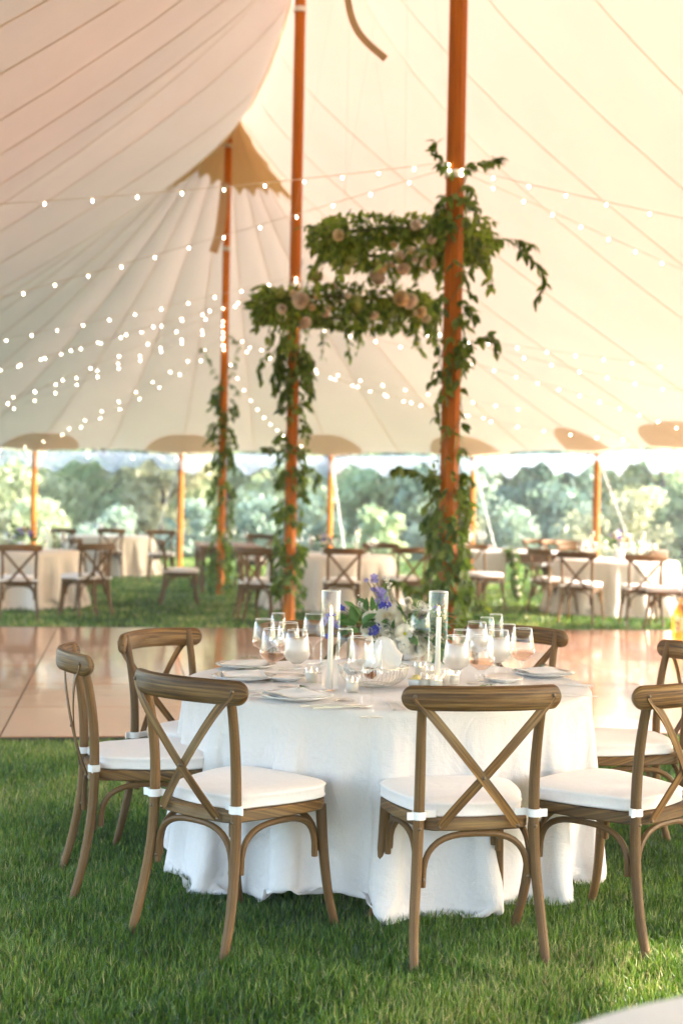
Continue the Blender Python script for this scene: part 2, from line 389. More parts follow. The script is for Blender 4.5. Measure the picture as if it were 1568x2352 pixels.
for i in range(NX0, NX1):
    for j in range(NY):
        link('floor_panel', pm, floor, ((i + .5) * PANEL, (j + .5) * PANEL, random.uniform(-.0012, .0012)), (0, 0, (PI / 2 if False else 0)))
mb = MB(); mb.box((NX0 * PANEL - .02, -.025, .0), (NX1 * PANEL + .02, -.001, .04)); mb.box((NX0 * PANEL - .02, NY * PANEL + .001, .0), (NX1 * PANEL + .02, NY * PANEL + .04, .046))
link('edge_trim', mb.mesh('edge_trim', M['dark'], smooth=False), floor)
mb = MB(); mb.box((NX0 * PANEL, 0, .0), (NX1 * PANEL, NY * PANEL, .019)); link('subframe', mb.mesh('subframe', M['dark'], smooth=False), floor)
def on_floor(x, y):
    d = Vector((x, y, 0)) - F0; a = d.dot(fu); b = d.dot(fv)
    return (NX0 * PANEL < a < NX1 * PANEL) and (0 < b < NY * PANEL)

# ------------------------------------------------------------------ tent canopy
P3 = Vector((-1.86, 22.1, 0)); P2 = Vector((-.61, 17.1, 0)); P1 = Vector((.94, 12.5, 0)); P0 = Vector((2.3, 8.0, 0))
EZ = 2.45
far = [gr(1590, 1030, EZ), gr(1371, 1036, EZ), gr(1086, 1047, EZ), gr(760, 1044, EZ), gr(417, 1040, EZ), gr(80, 1033, EZ)]
def lerp_pts(a, b, n): return [Vector(a).lerp(Vector(b), k / n) for k in range(n)]
right = lerp_pts((6.9, 8.4, EZ), (5.95, 16.9, EZ), 3) + [Vector((5.95, 16.9, EZ))]
left = [Vector((-8.6, 27.9, EZ)), Vector((-9.5, 24.9, EZ))] + lerp_pts((-9.0, 21.4, EZ), (-5.2, 7.0, EZ), 5) + [Vector((-5.2, 7.0, EZ))]
near = [Vector(p) for p in ((-4.5, 4.0, EZ), (-3.2, 1.4, EZ), (-1.3, -.7, EZ), (1.3, -1.7, EZ), (3.5, -.8, EZ), (5.3, 1.0, EZ), (5.7, 3.3, EZ), (6.2, 5.8, EZ))]
EAVE = right + far + left + near
NE = len(EAVE)
RID = [(0., P3, 7.86), (1., P2, 9.2), (2., P1, 9.2), (3., P0, 8.2)]
def ridge(u):
    u = min(max(u, 0), 3); i = min(int(u), 2); t = u - i
    a, b = RID[i], RID[i + 1]
    p = a[1].lerp(b[1], t)
    if i == 0: z = np.interp(t, [0, .07, .18, .34, .6, .8, .9, .96, 1], [7.86, 7.50, 7.24, 7.12, 7.24, 7.5, 7.75, 8.4, 9.2])
    elif i == 1: z = np.interp(t, [0, .04, .1, .25, .5, .75, .9, .96, 1], [9.2, 8.8, 8.5, 8.2, 8.1, 8.2, 8.5, 8.8, 9.2])
    else: z = np.interp(t, [0, .05, .2, .5, .8, .95, 1], [9.2, 8.7, 8.2, 7.9, 7.8, 7.9, 8.2])
    return Vector((p.x, p.y, float(z))), abs(t - .5) * 2
nR = len(right); nF = len(far); nL = len(left)
ANCH = [3 - 3 * k / nR * 1.0 for k in range(nR)] + [0.] * (nF + 2) + [3 * (k + 0) / (nL - 2 - 1) for k in range(nL - 2)] + [3.] * len(near)
for k_, v_ in enumerate((2.8, 2.15, 1.6, 1.0)): ANCH[k_] = v_
ANCH[nR] = .45
def interp_loop(A, s):
    i = int(math.floor(s)) % NE; t = s - math.floor(s); return A[i], A[(i + 1) % NE], t
def S(s, t):
    a, b, k = interp_loop(EAVE, s); e = a.lerp(b, k)
    e = e + Vector((0, 0, .05 * math.sin(PI * k)))
    # edge pulls in between posts
    c = Vector((-.9, 16, 0)); inw = (Vector((c.x, c.y, 0)) - Vector((e.x, e.y, 0))).normalized()
    e = e + inw * .12 * math.sin(PI * k)
    ua, ub, _ = interp_loop(ANCH, s); u = ua + (ub - ua) * k
    r, pk = ridge(u)
    side = min(1., max(0., min(u, 3 - u) / .5)); side = side * side * (3 - 2 * side)
    zs_ = 7.25 + .75 * min(1., max(0., (u - .4) / .6)); zb = r.z + (zs_ - r.z) * side; q = .70 + .06 * side
    g = 1 - (1 - t) ** q
    p = e.lerp(r, t); dist = (Vector((p.x, p.y)) - Vector((r.x, r.y))).length
    p.z = e.z + (zb - e.z) * g + (r.z - zb) * math.exp(-dist * .9)
    # soft billow between seams
    kk = (s * 2) % 1
    p.z += .05 * math.sin(PI * kk) * math.sin(PI * min(t * 1.0, 1))
    return p
def canvas_mat(name, col, tcol, fac, blot=.06):
    m, nt, out = mat_new(name); L = nt.links.new
    tc = nt.nodes.new('ShaderNodeTexCoord'); n = node(nt, 'ShaderNodeTexNoise', Scale=.8, Detail=5, Roughness=.6); L(tc.outputs['Object'], n.inputs[0])
    r = ramp(nt, [(.3, [c * (1 - blot) for c in col]), (.7, col)]); L(n.outputs['Fac'], r.inputs[0])
    r2 = ramp(nt, [(.3, [c * (1 - blot) for c in tcol]), (.7, tcol)]); L(n.outputs['Fac'], r2.inputs[0])
    d = node(nt, 'ShaderNodeBsdfDiffuse'); L(r.outputs[0], d.inputs[0]); t = nt.nodes.new('ShaderNodeBsdfTranslucent'); L(r2.outputs[0], t.inputs[0])
    n2 = node(nt, 'ShaderNodeTexNoise', Scale=220., Detail=3); L(tc.outputs['Object'], n2.inputs[0])
    bp = node(nt, 'ShaderNodeBump', Strength=.15, Distance=.004); L(n2.outputs['Fac'], bp.inputs['Height']); L(bp.outputs[0], d.inputs['Normal'])
    mx = node(nt, 'ShaderNodeMixShader', Fac=fac); L(d.outputs[0], mx.inputs[1]); L(t.outputs[0], mx.inputs[2]); L(mx.outputs[0], out.inputs[0]); return m
M['canvas'] = canvas_mat('sailcloth', (.96, .90, .83), (.84, .64, .535), .092)
M['seam'] = canvas_mat('sailcloth_seam', (.90, .83, .74), (.96, .87, .76), .8)
M['hood'] = canvas_mat('double_sailcloth', (.66, .50, .27), (.78, .56, .26), .45)
M['patch'] = canvas_mat('patch_sailcloth', (.70, .58, .46), (.86, .72, .56), .6)
tent = empty('tent_canopy', (.3, 16, 0)); tag(tent, 'cream sailcloth tent canopy with stitched panels spanning the whole view', 'tent')
TB = tent.location
allv = []; allf = []
TV = [0, .03, .07, .12, .18, .25, .33, .42, .52, .62, .71, .79, .86, .91, .95, .975, .99, 1]
for j in range(NE * 2):
    mb = MB(); nu = 5
    vs = [S((j + i / (nu - 1)) / 2, t) for i in range(nu) for t in TV]
    # avoid the wrap rounding
    fs = grid_faces(nu, len(TV)); mb.add(vs, fs)
    b0 = len(allv); allv += [tuple(v) for v in vs]; allf += [[q + b0 for q in f] for f in fs]
    link('fabric_panel', mb.mesh('fabric_panel', M['canvas'], 'all', TB), tent)
BV = BVHTree.FromPolygons([Vector(v) for v in allv], allf)
def under(x, y, off=.03):
    h = BV.ray_cast(Vector((x, y, 0)), Vector((0, 0, 1)))
    return (h[0].z if h[0] else 7.) - off
for j in range(NE * 2):
    mb = MB(); a = j / 2; wd = .0085
    pts = [S(a + 1e-4, t) for t in TV[:-1]]
    vs = []
    for i, p in enumerate(pts):
        tdir = (pts[min(i + 1, len(pts) - 1)] - pts[max(i - 1, 0)]).normalized(); side = tdir.cross(Vector((0, 0, 1))).normalized()
        wdt = wd * (1 if TV[i] < .8 else .6)
        vs += [p - side * wdt - Vector((0, 0, .012)), p + side * wdt - Vector((0, 0, .012)), p + side * wdt * .8 - Vector((0, 0, .022)), p - side * wdt * .8 - Vector((0, 0, .022))]
    fs = []
    for i in range(len(pts) - 1):
        for k in range(4): fs.append([i * 4 + k, i * 4 + (k + 1) % 4, (i + 1) * 4 + (k + 1) % 4, (i + 1) * 4 + k])
    mb.add(vs, fs); link('seam', mb.mesh('seam', M['seam'], 'all', TB), tent)
# ridge rope
mb = MB(); mb.tube([ridge(u * .02)[0] - Vector((0, 0, .03)) for u in range(0, 151)], .018, 6); link('ridge_rope', mb.mesh('ridge_rope', M['seam'], 'all', TB), tent)
# reinforcement patch at each eave post
for k in range(NE):
    if not (nR - 2 <= k <= nR + nF + 2): continue
    mb = MB(); vs = []; nr_, na_ = 6, 17; lb = (EAVE[k] - EAVE[(k + 1) % NE]).length
    for i in range(nr_):
        for j in range(na_):
            an = PI * j / (na_ - 1); rr = .78 * i / (nr_ - 1)
            a_, b_ = rr * math.cos(an), rr * math.sin(an) * 1.15
            u = ANCH[k]; ln = (ridge(u)[0] - EAVE[k]).length
            p = S(k + a_ / lb, max(b_ / ln, 0.002)); vs.append((p.x, p.y, p.z - .028))
    mb.add(vs, grid_faces(nr_, na_)); link('reinforcement_patch', mb.mesh('reinforcement_patch', M['patch'], 'all', TB), tent)
# peak hood
mb = MB(); vs = []; NS = 26 * 6; RR = [.06, .15, .3, .5, .7, .85, 1.]
for i, q in enumerate(RR):
    for j in range(NS):
        an = 2 * PI * j / NS; sc_ = abs(math.sin(an * 13)); R_ = 1.06 - .13 * sc_ if i == len(RR) - 1 else 1.0
        R_ *= (1.0 + .12 * math.cos(an * 1 + .9)) * q
        x = P3.x + R_ * math.cos(an); y = P3.y + R_ * math.sin(an)
        vs.append((x, y, under(x, y, .05 + .05 * q)))
mb.add(vs, grid_faces(len(RR), NS, True)); link('peak_hood', mb.mesh('peak_hood', M['hood'], 'all', TB), tent)
# clear vinyl valance hanging from the eave
for k in range(nR - 2, nR + nF + 3):
    mb = MB(); vs = []; n1, n2 = 40, 8
    for i in range(n1):
        p = S(k + i / (n1 - 1), 0.); 
        for j in range(n2):
            a = j / (n2 - 1) * 2 * PI
            hgt = .13 + .05 * math.sin(i * .35 + k) + .03 * math.sin(i * .9 + 2 * k)
            vs.append((p.x + .05 * math.cos(a) + .02 * math.sin(i * 1.1), p.y + .05 * math.cos(a), p.z - .07 - hgt - hgt * math.sin(a) * 1.1))
    mb.add(vs, grid_faces(n1, n2)); link('rolled_valance', mb.mesh('rolled_valance', M['plastic'], 'all', TB), tent)
# webbing tails hanging from the canopy
def strap(pts, wd, name='webbing_tail'):
    mb = MB(); mb.sweep(smooth_path(pts, 5), [(-wd / 2, -.004), (wd / 2, -.004), (wd / 2, .004), (-wd / 2, .004)], up=(0, 1, .2))
    link(name, mb.mesh(name, M['webbing'], base=TB), tent)
strap([at(795, -60, 11.5), at(800, 10, 11.5), at(815, 60, 11.5), at(840, 95, 11.45), at(885, 135, 11.4)], .055)
strap([at(517, 420, 21.7), at(513, 470, 21.7), at(505, 530, 21.7), at(490, 580, 21.7)], .13)

# ------------------------------------------------------------------ poles
def octo(r): return [(r * math.cos(2 * PI * (k + .5) / 8), r * math.sin(2 * PI * (k + .5) / 8)) for k in range(8)]
def center_pole(base, top_z, r0, r1, label, bands):
    z0 = .05 if on_floor(base.x, base.y) else 0.
    o = empty('tent_pole', (base.x, base.y, 0)); tag(o, label, 'pole', 'wooden centre poles of the tent')
    mb = MB(); n = 14
    pts = [(0, 0, top_z * k / (n - 1)) for k in range(n)]
    mb.sweep(pts, octo(1), [r0 + (r1 - r0) * k / (n - 1) for k in range(n)], up=(0, 1, 0))
    link('pole_shaft', mb.mesh('pole_shaft', M['pole'], smooth=False), o)
    for z in bands:
        r = (r0 + (r1 - r0) * z / top_z) * 1.04 + .004
        mb = MB(); mb.lathe([(r * .98, z), (r + .004, z + .005), (r + .004, z + .06), (r * .98, z + .065)], 16)
        link('webbing_band', mb.mesh('webbing_band', M['rope']), o)
    mb = MB(); mb.lathe([(0.001, top_z), (.05, top_z), (.05, top_z + .06), (.001, top_z + .1)], 12); link('top_pin', mb.mesh('top_pin', M['iron']), o)
    return o
pole1 = center_pole(P1, 9.15, .088, .082, 'thickest orange wooden tent pole wrapped in leafy vines, right behind the white table', [4.35])
pole2 = center_pole(P2, 9.15, .076, .068, 'middle orange tent pole with vines rising behind the lower flower hoop', [7.35, 4.05])
pole3 = center_pole(P3, 7.74, .066, .056, 'farthest centre pole ending under the scalloped tan hood', [6.95, 5.35])
pm_ = MB(); n = 6
pm_.sweep([(0, 0, 2.42 * k / (n - 1)) for k in range(n)], octo(1), [.052, .058, .06, .06, .056, .05], up=(0, 1, 0))
side_post_me = pm_.mesh('post_shaft', M['pole'], smooth=False)
gl = ['leftmost side post by the left tables', 'second side post from the left beside the far chairs', 'side post seen between the middle and thickest poles',
      'side post just right of the thick vine pole', 'side post behind the right round table']
for k in range(nR - 1, nR + nF + 1):
    e = EAVE[k]
    o = empty('side_post', (e.x, e.y, 0)); idx = (nR + nF - 1) - k
    vis = 0 <= idx < 5
    tag(o, 'slim orange ' + (gl[idx] if vis else 'side post at the edge of the tent out of sight'), 'post', 'slim side posts holding the tent eave')
    link('post_shaft', side_post_me, o)
    mb = MB(); out_ = Vector((e.x - .3, e.y - 17, 0)).normalized()
    out_ = (out_ + Vector((.25 * (1 if e.x > -2 else -1), 0, 0))).normalized()
    g = link('guy_strap', None, o) if False else None
    mb.sweep([Vector((0, 0, 2.25)) + out_ * .08, Vector((0, 0, 0.02)) + out_ * 1.9], [(-.045, -.012), (.045, -.012), (.045, .012), (-.045, .012)], up=(1, 0, 0))
    link('guy_strap', mb.mesh('guy_strap', M['rope']), o)

# ------------------------------------------------------------------ leaves and vines
def leaf_geo(L=.06, W=.03, fold=.25, droop=.25, n=4):
    """leaf from origin along +Y, normal +Z"""
    vs = [(0, 0, 0)]; fs = []
    for k in range(1, n + 1):
        t = k / (n + 1); wv = W * .5 * math.sin(PI * t ** .75) ** .8; y = L * t; z = -droop * L * t * t
        vs += [(-wv, y, z + fold * wv), (0, y, z), (wv, y, z + fold * wv)]
    vs.append((0, L, -droop * L))
    fs += [[0, 2, 1], [0, 3, 2]]
    for k in range(n - 1):
        a = 1 + 3 * k; b = a + 3
        fs += [[a, a + 1, b + 1, b], [a + 1, a + 2, b + 2, b + 1]]
    a = 1 + 3 * (n - 1); t = len(vs) - 1
    fs += [[a, a + 1, t], [a + 1, a + 2, t]]
    return vs, fs
def leaf_mesh(name, mat, **kw):
    v, f = leaf_geo(**kw); mb = MB(); mb.add(v, f); return mb.mesh(name, mat, 'all')
VLEAF = [leaf_mesh('leaf', M['leaf'], L=l, W=w_, fold=fo, droop=dr) for l, w_, fo, dr in ((.085, .042, .2, .3), (.075, .046, .35, .15), (.10, .04, .25, .45))]
HLEAF = [leaf_mesh('leaf', M['hoop_leaf'], L=l, W=w_, fold=fo, droop=dr) for l, w_, fo, dr in ((.085, .045, .2, .3), (.11, .055, .3, .2))]
def leaf_rot(direction, rollr=None):
    d = Vector(direction).normalized(); q = d.to_track_quat('Y', 'Z')
    return (q.to_matrix() @ Matrix.Rotation(rollr if rollr is not None else random.uniform(-.9, .9), 3, 'Y')).to_euler()
def bulk_leaves(items, geo):
    """items: list of (pos, euler, scale) -> one mesh"""
    gv = np.array(geo[0]); V = []; Fc = []; tone = []
    for k, (p, e, s) in enumerate(items):
        R = np.array(e.to_matrix()); V.append(gv @ R.T * s + np.array(p)); b = k * len(gv)
        Fc += [[i + b for i in f] for f in geo[1]]; tone += [random.random()] * len(gv)
    return np.concatenate(V), Fc, tone
def bulk_obj(name, items, geo, mat, parent):
    v, f, tone = bulk_leaves(items, geo); b = parent.location
    me = bpy.data.meshes.new(name); me.from_pydata((v - np.array(b)).tolist(), [], f); me.materials.append(mat)
    a = me.attributes.new('tone', 'FLOAT', 'POINT'); a.data.foreach_set('value', tone)
    me.polygons.foreach_set('use_smooth', [True] * len(f)); me.update()
    o = link(name, me, parent); o['kind'] = 'stuff'; return o
def sprig(start, dirn, length, droop, stems, leaves, step=.035, lsz=1., r=.0022):
    p = Vector(start); d = Vector(dirn).normalized(); pts = [p.copy()]; n = max(2, int(length / step)); sgn = 1
    for k in range(n):
        d = (d + Vector((random.gauss(0, .12), random.gauss(0, .12), -droop * .35 + random.gauss(0, .10)))).normalized()
        p = p + d * step; pts.append(p.copy())
        side = d.cross(Vector((0, 0, 1)));
        if side.length < .05: side = Vector((random.uniform(-1, 1), random.uniform(-1, 1), 0))
        side.normalize(); sgn = -sgn
        for q in range(1 + (random.random() < .45)):
            ld = (side * sgn * random.uniform(.3, 1.) + d * .4 + Vector((random.gauss(0, .3), random.gauss(0, .3), random.uniform(-1.0, .15))))
            leaves.append((p.copy(), leaf_rot(ld), lsz * random.uniform(.6, 1.15))); sgn = -sgn
    stems.tube(pts, r, 4, cap=False)
def vine(name, base, r, label, segs, extra, turns=5, zmax=4.4, nparts=300, lsz=1., cat='vine'):
    """segs: (z0, z1, sprigs, length, droop)"""
    o = empty(name, (base.x, base.y, 0)); tag(o, label, cat, 'leafy vines wound round the tent poles')
    stems = MB(); leaves = []
    for ph in (0, 2.4):
        pts = [Vector((base.x + (r + .012) * math.cos(ph + turns * 2 * PI * k / 120), base.y + (r + .012) * math.sin(ph + turns * 2 * PI * k / 120), .05 + (zmax - .05) * k / 120)) for k in range(121)]
        stems.tube(pts, .004, 5, cap=False)
    for (z0, z1, nn, ln, dr) in segs:
        for k in range(nn):
            z = random.uniform(z0, z1); a = random.uniform(0, 2 * PI)
            s = Vector((base.x + r * math.cos(a), base.y + r * math.sin(a), z))
            sprig(s, (math.cos(a), math.sin(a) , random.uniform(-.3, .6)), ln * random.uniform(.5, 1.3), dr, stems, leaves, lsz=lsz)
    for (path, dr) in extra:
        P = smooth_path(path, 6); stems.tube(P, .003, 4, cap=False)
        for i in range(1, len(P)):
            d = (P[i] - P[i - 1]).normalized()
            for q in range(2):
                ld = d * .5 + Vector((random.gauss(0, .7), random.gauss(0, .5), random.uniform(-1.2, .1)))
                leaves.append((P[i].copy(), leaf_rot(ld), lsz * random.uniform(.7, 1.1)))
    b = o.location
    link('stem', stems.mesh('stem', M['stem'], 'all', b), o)
    # nearest to the camera first: those become single parts
    leaves.sort(key=lambda q: q[0].y)
    for (p, e, s) in leaves[:nparts]: link('leaf', random.choice(VLEAF), o, p - b, e, s)
    if len(leaves) > nparts: bulk_obj('foliage', leaves[nparts:], leaf_geo(.08, .04, .25, .3), M['leaf'], o)
    return o, len(leaves)
d1 = P1.y - .1
ex = [([at(1050, 400, d1), at(1090, 375, d1), at(1125, 370, d1), at(1145, 362, d1)], 0), ([at(1045, 400, d1), at(1010, 370, d1), at(1000, 325, d1)], 0),
      ([at(1065, 640, d1), at(1120, 560, d1), at(1180, 550, d1), at(1222, 562, d1)], 0), ([at(1180, 560, d1), at(1225, 600, d1), at(1250, 650, d1), at(1232, 690, d1)], 0),
      ([at(1040, 830, d1), at(1085, 790, d1), at(1130, 770, d1), at(1140, 810, d1)], 0), ([at(1000, 1110, d1), at(960, 1085, d1), at(925, 1075, d1), at(900, 1078, d1)], 0),
      ([at(1040, 1370, d1), at(1075, 1365, d1), at(1100, 1385, d1), at(1112, 1395, d1)], 0), ([at(985, 1370, d1), at(940, 1345, d1), at(905, 1335, d1), at(880, 1350, d1)], 0),
      ([at(1050, 1440, d1), at(1085, 1420, d1), at(1105, 1430, d1)], 0)]
vine('pole_vine', P1, .088, 'dense leafy vine climbing the thickest tent pole behind the white table',
     [(.2, .7, 20, .24, .8), (.6, 1.8, 150, .16, 1.1), (1.75, 2.9, 34, .14, 1.1), (2.9, 3.8, 26, .16, 1.1), (3.8, 4.3, 26, .20, 1.0)], ex, lsz=1.3)
d2 = P2.y - .1
ex = [([at(660, 1040, d2), at(620, 1030, d2), at(605, 1028, d2)], 0), ([at(690, 1060, d2), at(730, 1090, d2), at(720, 1120, d2)], 0), ([at(665, 790, d2), at(600, 830, d2), at(598, 870, d2)], 0)]
vine('pole_vine', P2, .076, 'leafy vine wound round the middle tent pole below the lower flower hoop',
     [(.3, 1.0, 60, .18, 1.0), (1.0, 2.0, 50, .17, 1.0), (2.0, 2.9, 30, .17, 1.0), (2.9, 3.6, 40, .35, 1.1)], ex, lsz=1.3)
d3 = P3.y - .1
ex = [([at(520, 900, d3), at(490, 850, d3), at(465, 800, d3)], 0), ([at(525, 870, d3), at(545, 800, d3), at(530, 770, d3)], 0), ([at(505, 1370, d3), at(470, 1290, d3), at(480, 1350, d3)], 0)]
vine('pole_vine', P3, .066, 'leafy vine on the farthest centre pole between the left chairs',
     [(.15, .9, 40, .26, 1.0), (.9, 2.2, 42, .22, 1.0), (2.2, 3.3, 40, .28, 1.0)], ex, lsz=1.2, zmax=3.6, nparts=220)

# ------------------------------------------------------------------ flowers
def petal_grid(w_, h_, cup, curl, n=3):
    vs = []
    for i in range(n + 1):
        t = i / n
        for j in range(3):
            s = (j - 1)
            wd = w_ * (.35 + .65 * math.sin(PI * min(.85, t * .8 + .15)))
            vs.append((s * wd * .5, h_ * t, cup * (s * s) * wd * .5 - curl * t * t * h_))
    return vs, grid_faces(n + 1, 3)
def rose_mesh(name, mat, r=.045, layers=6, eye=None, seed=1, open_=.6):
    rnd = random.Random(seed); mb = MB()
    for l in range(layers):
        f = l / (layers - 1); n = 4 + l
        R = r * (.12 + .5 * f); H = r * (1.15 - .3 * f)
        for k in range(n):
            a = 2 * PI * k / n + l * .7 + rnd.uniform(-.12, .12)
            v, fc = petal_grid(r * (.7 + .55 * f) * 1.1, H * rnd.uniform(.9, 1.1), .55, (-.25 + .75 * f * open_))
            tilt = rad(12 + 58 * f * open_ + rnd.uniform(-5, 5))
            m = Matrix.Rotation(a, 4, 'Z') @ Matrix.Translation((0, R * .55, -r * .3 * f)) @ Matrix.Rotation(PI / 2 - tilt, 4, 'X')
            mb.addmesh(v, fc, m)
    mb.lathe([(.001, -r * .4), (r * .35, -r * .35), (r * .4, 0), (r * .22, r * .35), (.001, r * .5)], 10)
    mats = [mat]
    if eye:
        mb.lathe([(r * .16, r * .3), (r * .2, r * .62), (.001, r * .7)], 8, m=1); mats.append(eye)
    return mb.mesh(name, mats, 'all')
def lisianthus_mesh(name, mat, eye, r=.032):
    mb = MB()
    for l, (n, tl, s) in enumerate(((5, 38, 1.), (5, 58, 1.1), (6, 72, 1.1))):
        for k in range(n):
            a = 2 * PI * (k + .5 * l) / n; v, fc = petal_grid(r * 1.25 * s, r * 1.15 * s, .4, .25)
            mb.addmesh(v, fc, Matrix.Rotation(a, 4, 'Z') @ Matrix.Translation((0, r * .12, 0)) @ Matrix.Rotation(PI / 2 - rad(tl), 4, 'X'))
    mb.lathe([(r * .2, 0), (r * .22, r * .3), (.001, r * .4)], 8, m=1)
    return mb.mesh(name, [mat, eye], 'all')
def floret_mesh(name, mat, r=.012, n=5, cup=20):
    mb = MB()
    for k in range(n):
        v, fc = petal_grid(r * 1.0, r * 1.2, .4, .2, 2)
        mb.addmesh(v, fc, Matrix.Rotation(2 * PI * k / n, 4, 'Z') @ Matrix.Rotation(rad(cup), 4, 'X'))
    return mb.mesh(name, mat, 'all')
def cluster_mesh(name, mat, r=.04, n=60, fr=.008, seed=1, flat=.8):
    rnd = random.Random(seed); mb = MB()
    for k in range(n):
        z = rnd.uniform(-.3, 1); a = rnd.uniform(0, 2 * PI); q = math.sqrt(max(0, 1 - z * z))
        d = Vector((q * math.cos(a), q * math.sin(a), z * flat)); p = d * r * rnd.uniform(.8, 1.05)
        rot = d.to_track_quat('Z', 'Y').to_matrix().to_4x4()
        for j in range(4):
            v, fc = petal_grid(fr, fr * 1.1, .3, .1, 1)
            mb.addmesh(v, fc, Matrix.Translation(p) @ rot @ Matrix.Rotation(PI / 2 * j + k, 4, 'Z'))
    return mb.mesh(name, mat, 'all')
ROSE_W = [rose_mesh('rose', M['white_petal'], seed=s) for s in (1, 2)]
ROSE_C = rose_mesh('rose', M['cream_petal'], seed=3); ROSE_B = [rose_mesh('rose', M['blush_petal'], seed=s) for s in (4, 5)]
HYD_W = cluster_mesh('hydrangea', M['white_petal'], .07, 90, .022, 2); HYD_G = cluster_mesh('hydrangea', M['green_petal'], .07, 90, .022, 3)

# ------------------------------------------------------------------ hanging floral hoops
def hoop(center, R, label, seed, flowers):
    rnd = random.Random(seed); o = empty('floral_hoop', center); tag(o, label, 'floral hoop', 'greenery hoops hanging between the tent poles')
    mb = MB(); mb.tube([(R * math.cos(a * PI / 24), R * math.sin(a * PI / 24), 0) for a in range(48)], .02, 6, closed=True)
    link('hoop_ring', mb.mesh('hoop_ring', M['stem'], 'all'), o)
    for a in (.5, 2.6, 4.7):
        mb = MB(); x, y = R * math.cos(a), R * math.sin(a); ztop = under(center.x, center.y, .1) - center.z
        mb.tube([(x, y, 0), (0, 0, ztop)], .0012, 4); link('hanging_wire', mb.mesh('hanging_wire', M['rope']), o)
    c = Vector(center); items = []
    for k in range(2900):
        a = rnd.uniform(0, 2 * PI); b = rnd.uniform(0, 2 * PI); q = rnd.random() ** .5 * .125
        wob = 1 + .25 * math.sin(a * 3 + seed)
        p = c + Vector(((R + q * math.cos(b) * wob) * math.cos(a), (R + q * math.cos(b) * wob) * math.sin(a), q * math.sin(b) * wob * .95))
        d = Vector((math.cos(a) * math.cos(b), math.sin(a) * math.cos(b), math.sin(b) - .3)) + Vector((rnd.gauss(0, .5), rnd.gauss(0, .5), rnd.gauss(0, .5)))
        items.append((p, leaf_rot(d), rnd.uniform(.6, 1.15)))
    bulk_obj('foliage', items, leaf_geo(.09, .046, .25, .3), M['hoop_leaf'], o)
    stems = MB(); leaves = []
    for k in range(34):
        a = rnd.uniform(0, 2 * PI); p = c + Vector((R * math.cos(a), R * math.sin(a), -.12))
        sprig(p, (math.cos(a), math.sin(a), -.2), rnd.uniform(.12, .4), 1.2, stems, leaves, lsz=1., step=.045)
    for k in range(14):
        a = rnd.uniform(0, 2 * PI); p = c + Vector(((R + .1) * math.cos(a), (R + .1) * math.sin(a), .08))
        sprig(p, (math.cos(a), math.sin(a), .5), rnd.uniform(.15, .3), .6, stems, leaves, lsz=.9, step=.045)
    link('stem', stems.mesh('stem', M['stem'], 'all', c), o)
    leaves.sort(key=lambda q: q[0].y)
    for (p, e, s) in leaves[:280]: link('leaf', rnd.choice(HLEAF), o, p - c, e, s)
    if len(leaves) > 280: bulk_obj('foliage', leaves[280:], leaf_geo(.09, .046, .25, .3), M['hoop_leaf'], o)
    for (X, Y, kind, s) in flowers:
        # on the surface of the hoop that faces the photographer
        v = ray(X, Y); best = None
        for dd in np.arange(center.y - R - .3, center.y + R + .3, .02):
            p = Vector(v * dd) + Vector((0, 0, CAM_H)); q = p - c; hr = math.hypot(q.x, q.y)
            if math.hypot(hr - R, q.z) < .135: best = p; break
        if best is None: best = at(X, Y, center.y - R)
        q = best - c; hr = math.hypot(q.x, q.y) or 1; ax = Vector((q.x / hr * R, q.y / hr * R, 0)); nrm = (q - ax).normalized()
        nrm = (nrm + Vector((0, -.8, 0))).normalized()
        me = {'w': ROSE_W[0], 'c': ROSE_C, 'b': ROSE_B[0], 'p': ROSE_B[1], 'h': HYD_W, 'g': HYD_G}[kind]
        nm = 'hydrangea' if kind in 'hg' else 'rose'
        link(nm, me, o, q + nrm * .05, nrm.to_track_quat('Z', 'Y').to_euler(), s * (1.55 if nm == 'rose' else .95))
    return o
_fr = random.Random(17)
def z3(X, Y): return (574.8 + X * .32, 439 + Y * .32)      # helper for the flower positions below
fl_up = [(975, 385, 'g', 1), (1155, 410, 'h', 1), (1265, 395, 'g', .9), (705, 490, 'g', .8), (1070, 470, 'p', .8), (1100, 540, 'b', 1), (1290, 505, 'b', 1.1), (900, 560, 'b', 1), (935, 535, 'c', .9), (650, 315, 'c', .8), (760, 400, 'g', .9), (1180, 250, 'p', .7)]
fl_lo = [(375, 780, 'b', 1.3), (760, 790, 'g', 1.), (700, 750, 'h', .6), (1065, 775, 'c', 1.2), (1125, 790, 'b', 1.2), (780, 890, 'p', .9), (470, 655, 'c', 1.1), (595, 700, 'w', .6), (560, 820, 'w', .5), (910, 665, 'p', 1.1), (385, 935, 'b', 1), (240, 830, 'p', .8), (230, 740, 'g', .8), (1205, 855, 'c', .9), (535, 880, 'b', .8), (320, 745, 'c', .6), (880, 860, 'p', .8)]
fl_up += [(_fr.uniform(640, 1350), _fr.uniform(330, 560), _fr.choice('wcbg'), _fr.uniform(.45, .75)) for k in range(12)]
fl_lo += [(_fr.uniform(150, 1250), _fr.uniform(680, 900), _fr.choice('wcbg'), _fr.uniform(.45, .75)) for k in range(12)]
HU = at(922, 560, 13.7); HL = at(790, 708, 15.3)
hoop(HU, .76, 'upper floral hoop of greenery with pale and lime flowers behind the thickest pole', 3, [(*z3(a, b), k, s) for a, b, k, s in fl_up])
hoop(HL, .86, 'lower floral hoop of greenery with blush roses in front of the middle pole', 5, [(*z3(a, b), k, s) for a, b, k, s in fl_lo])

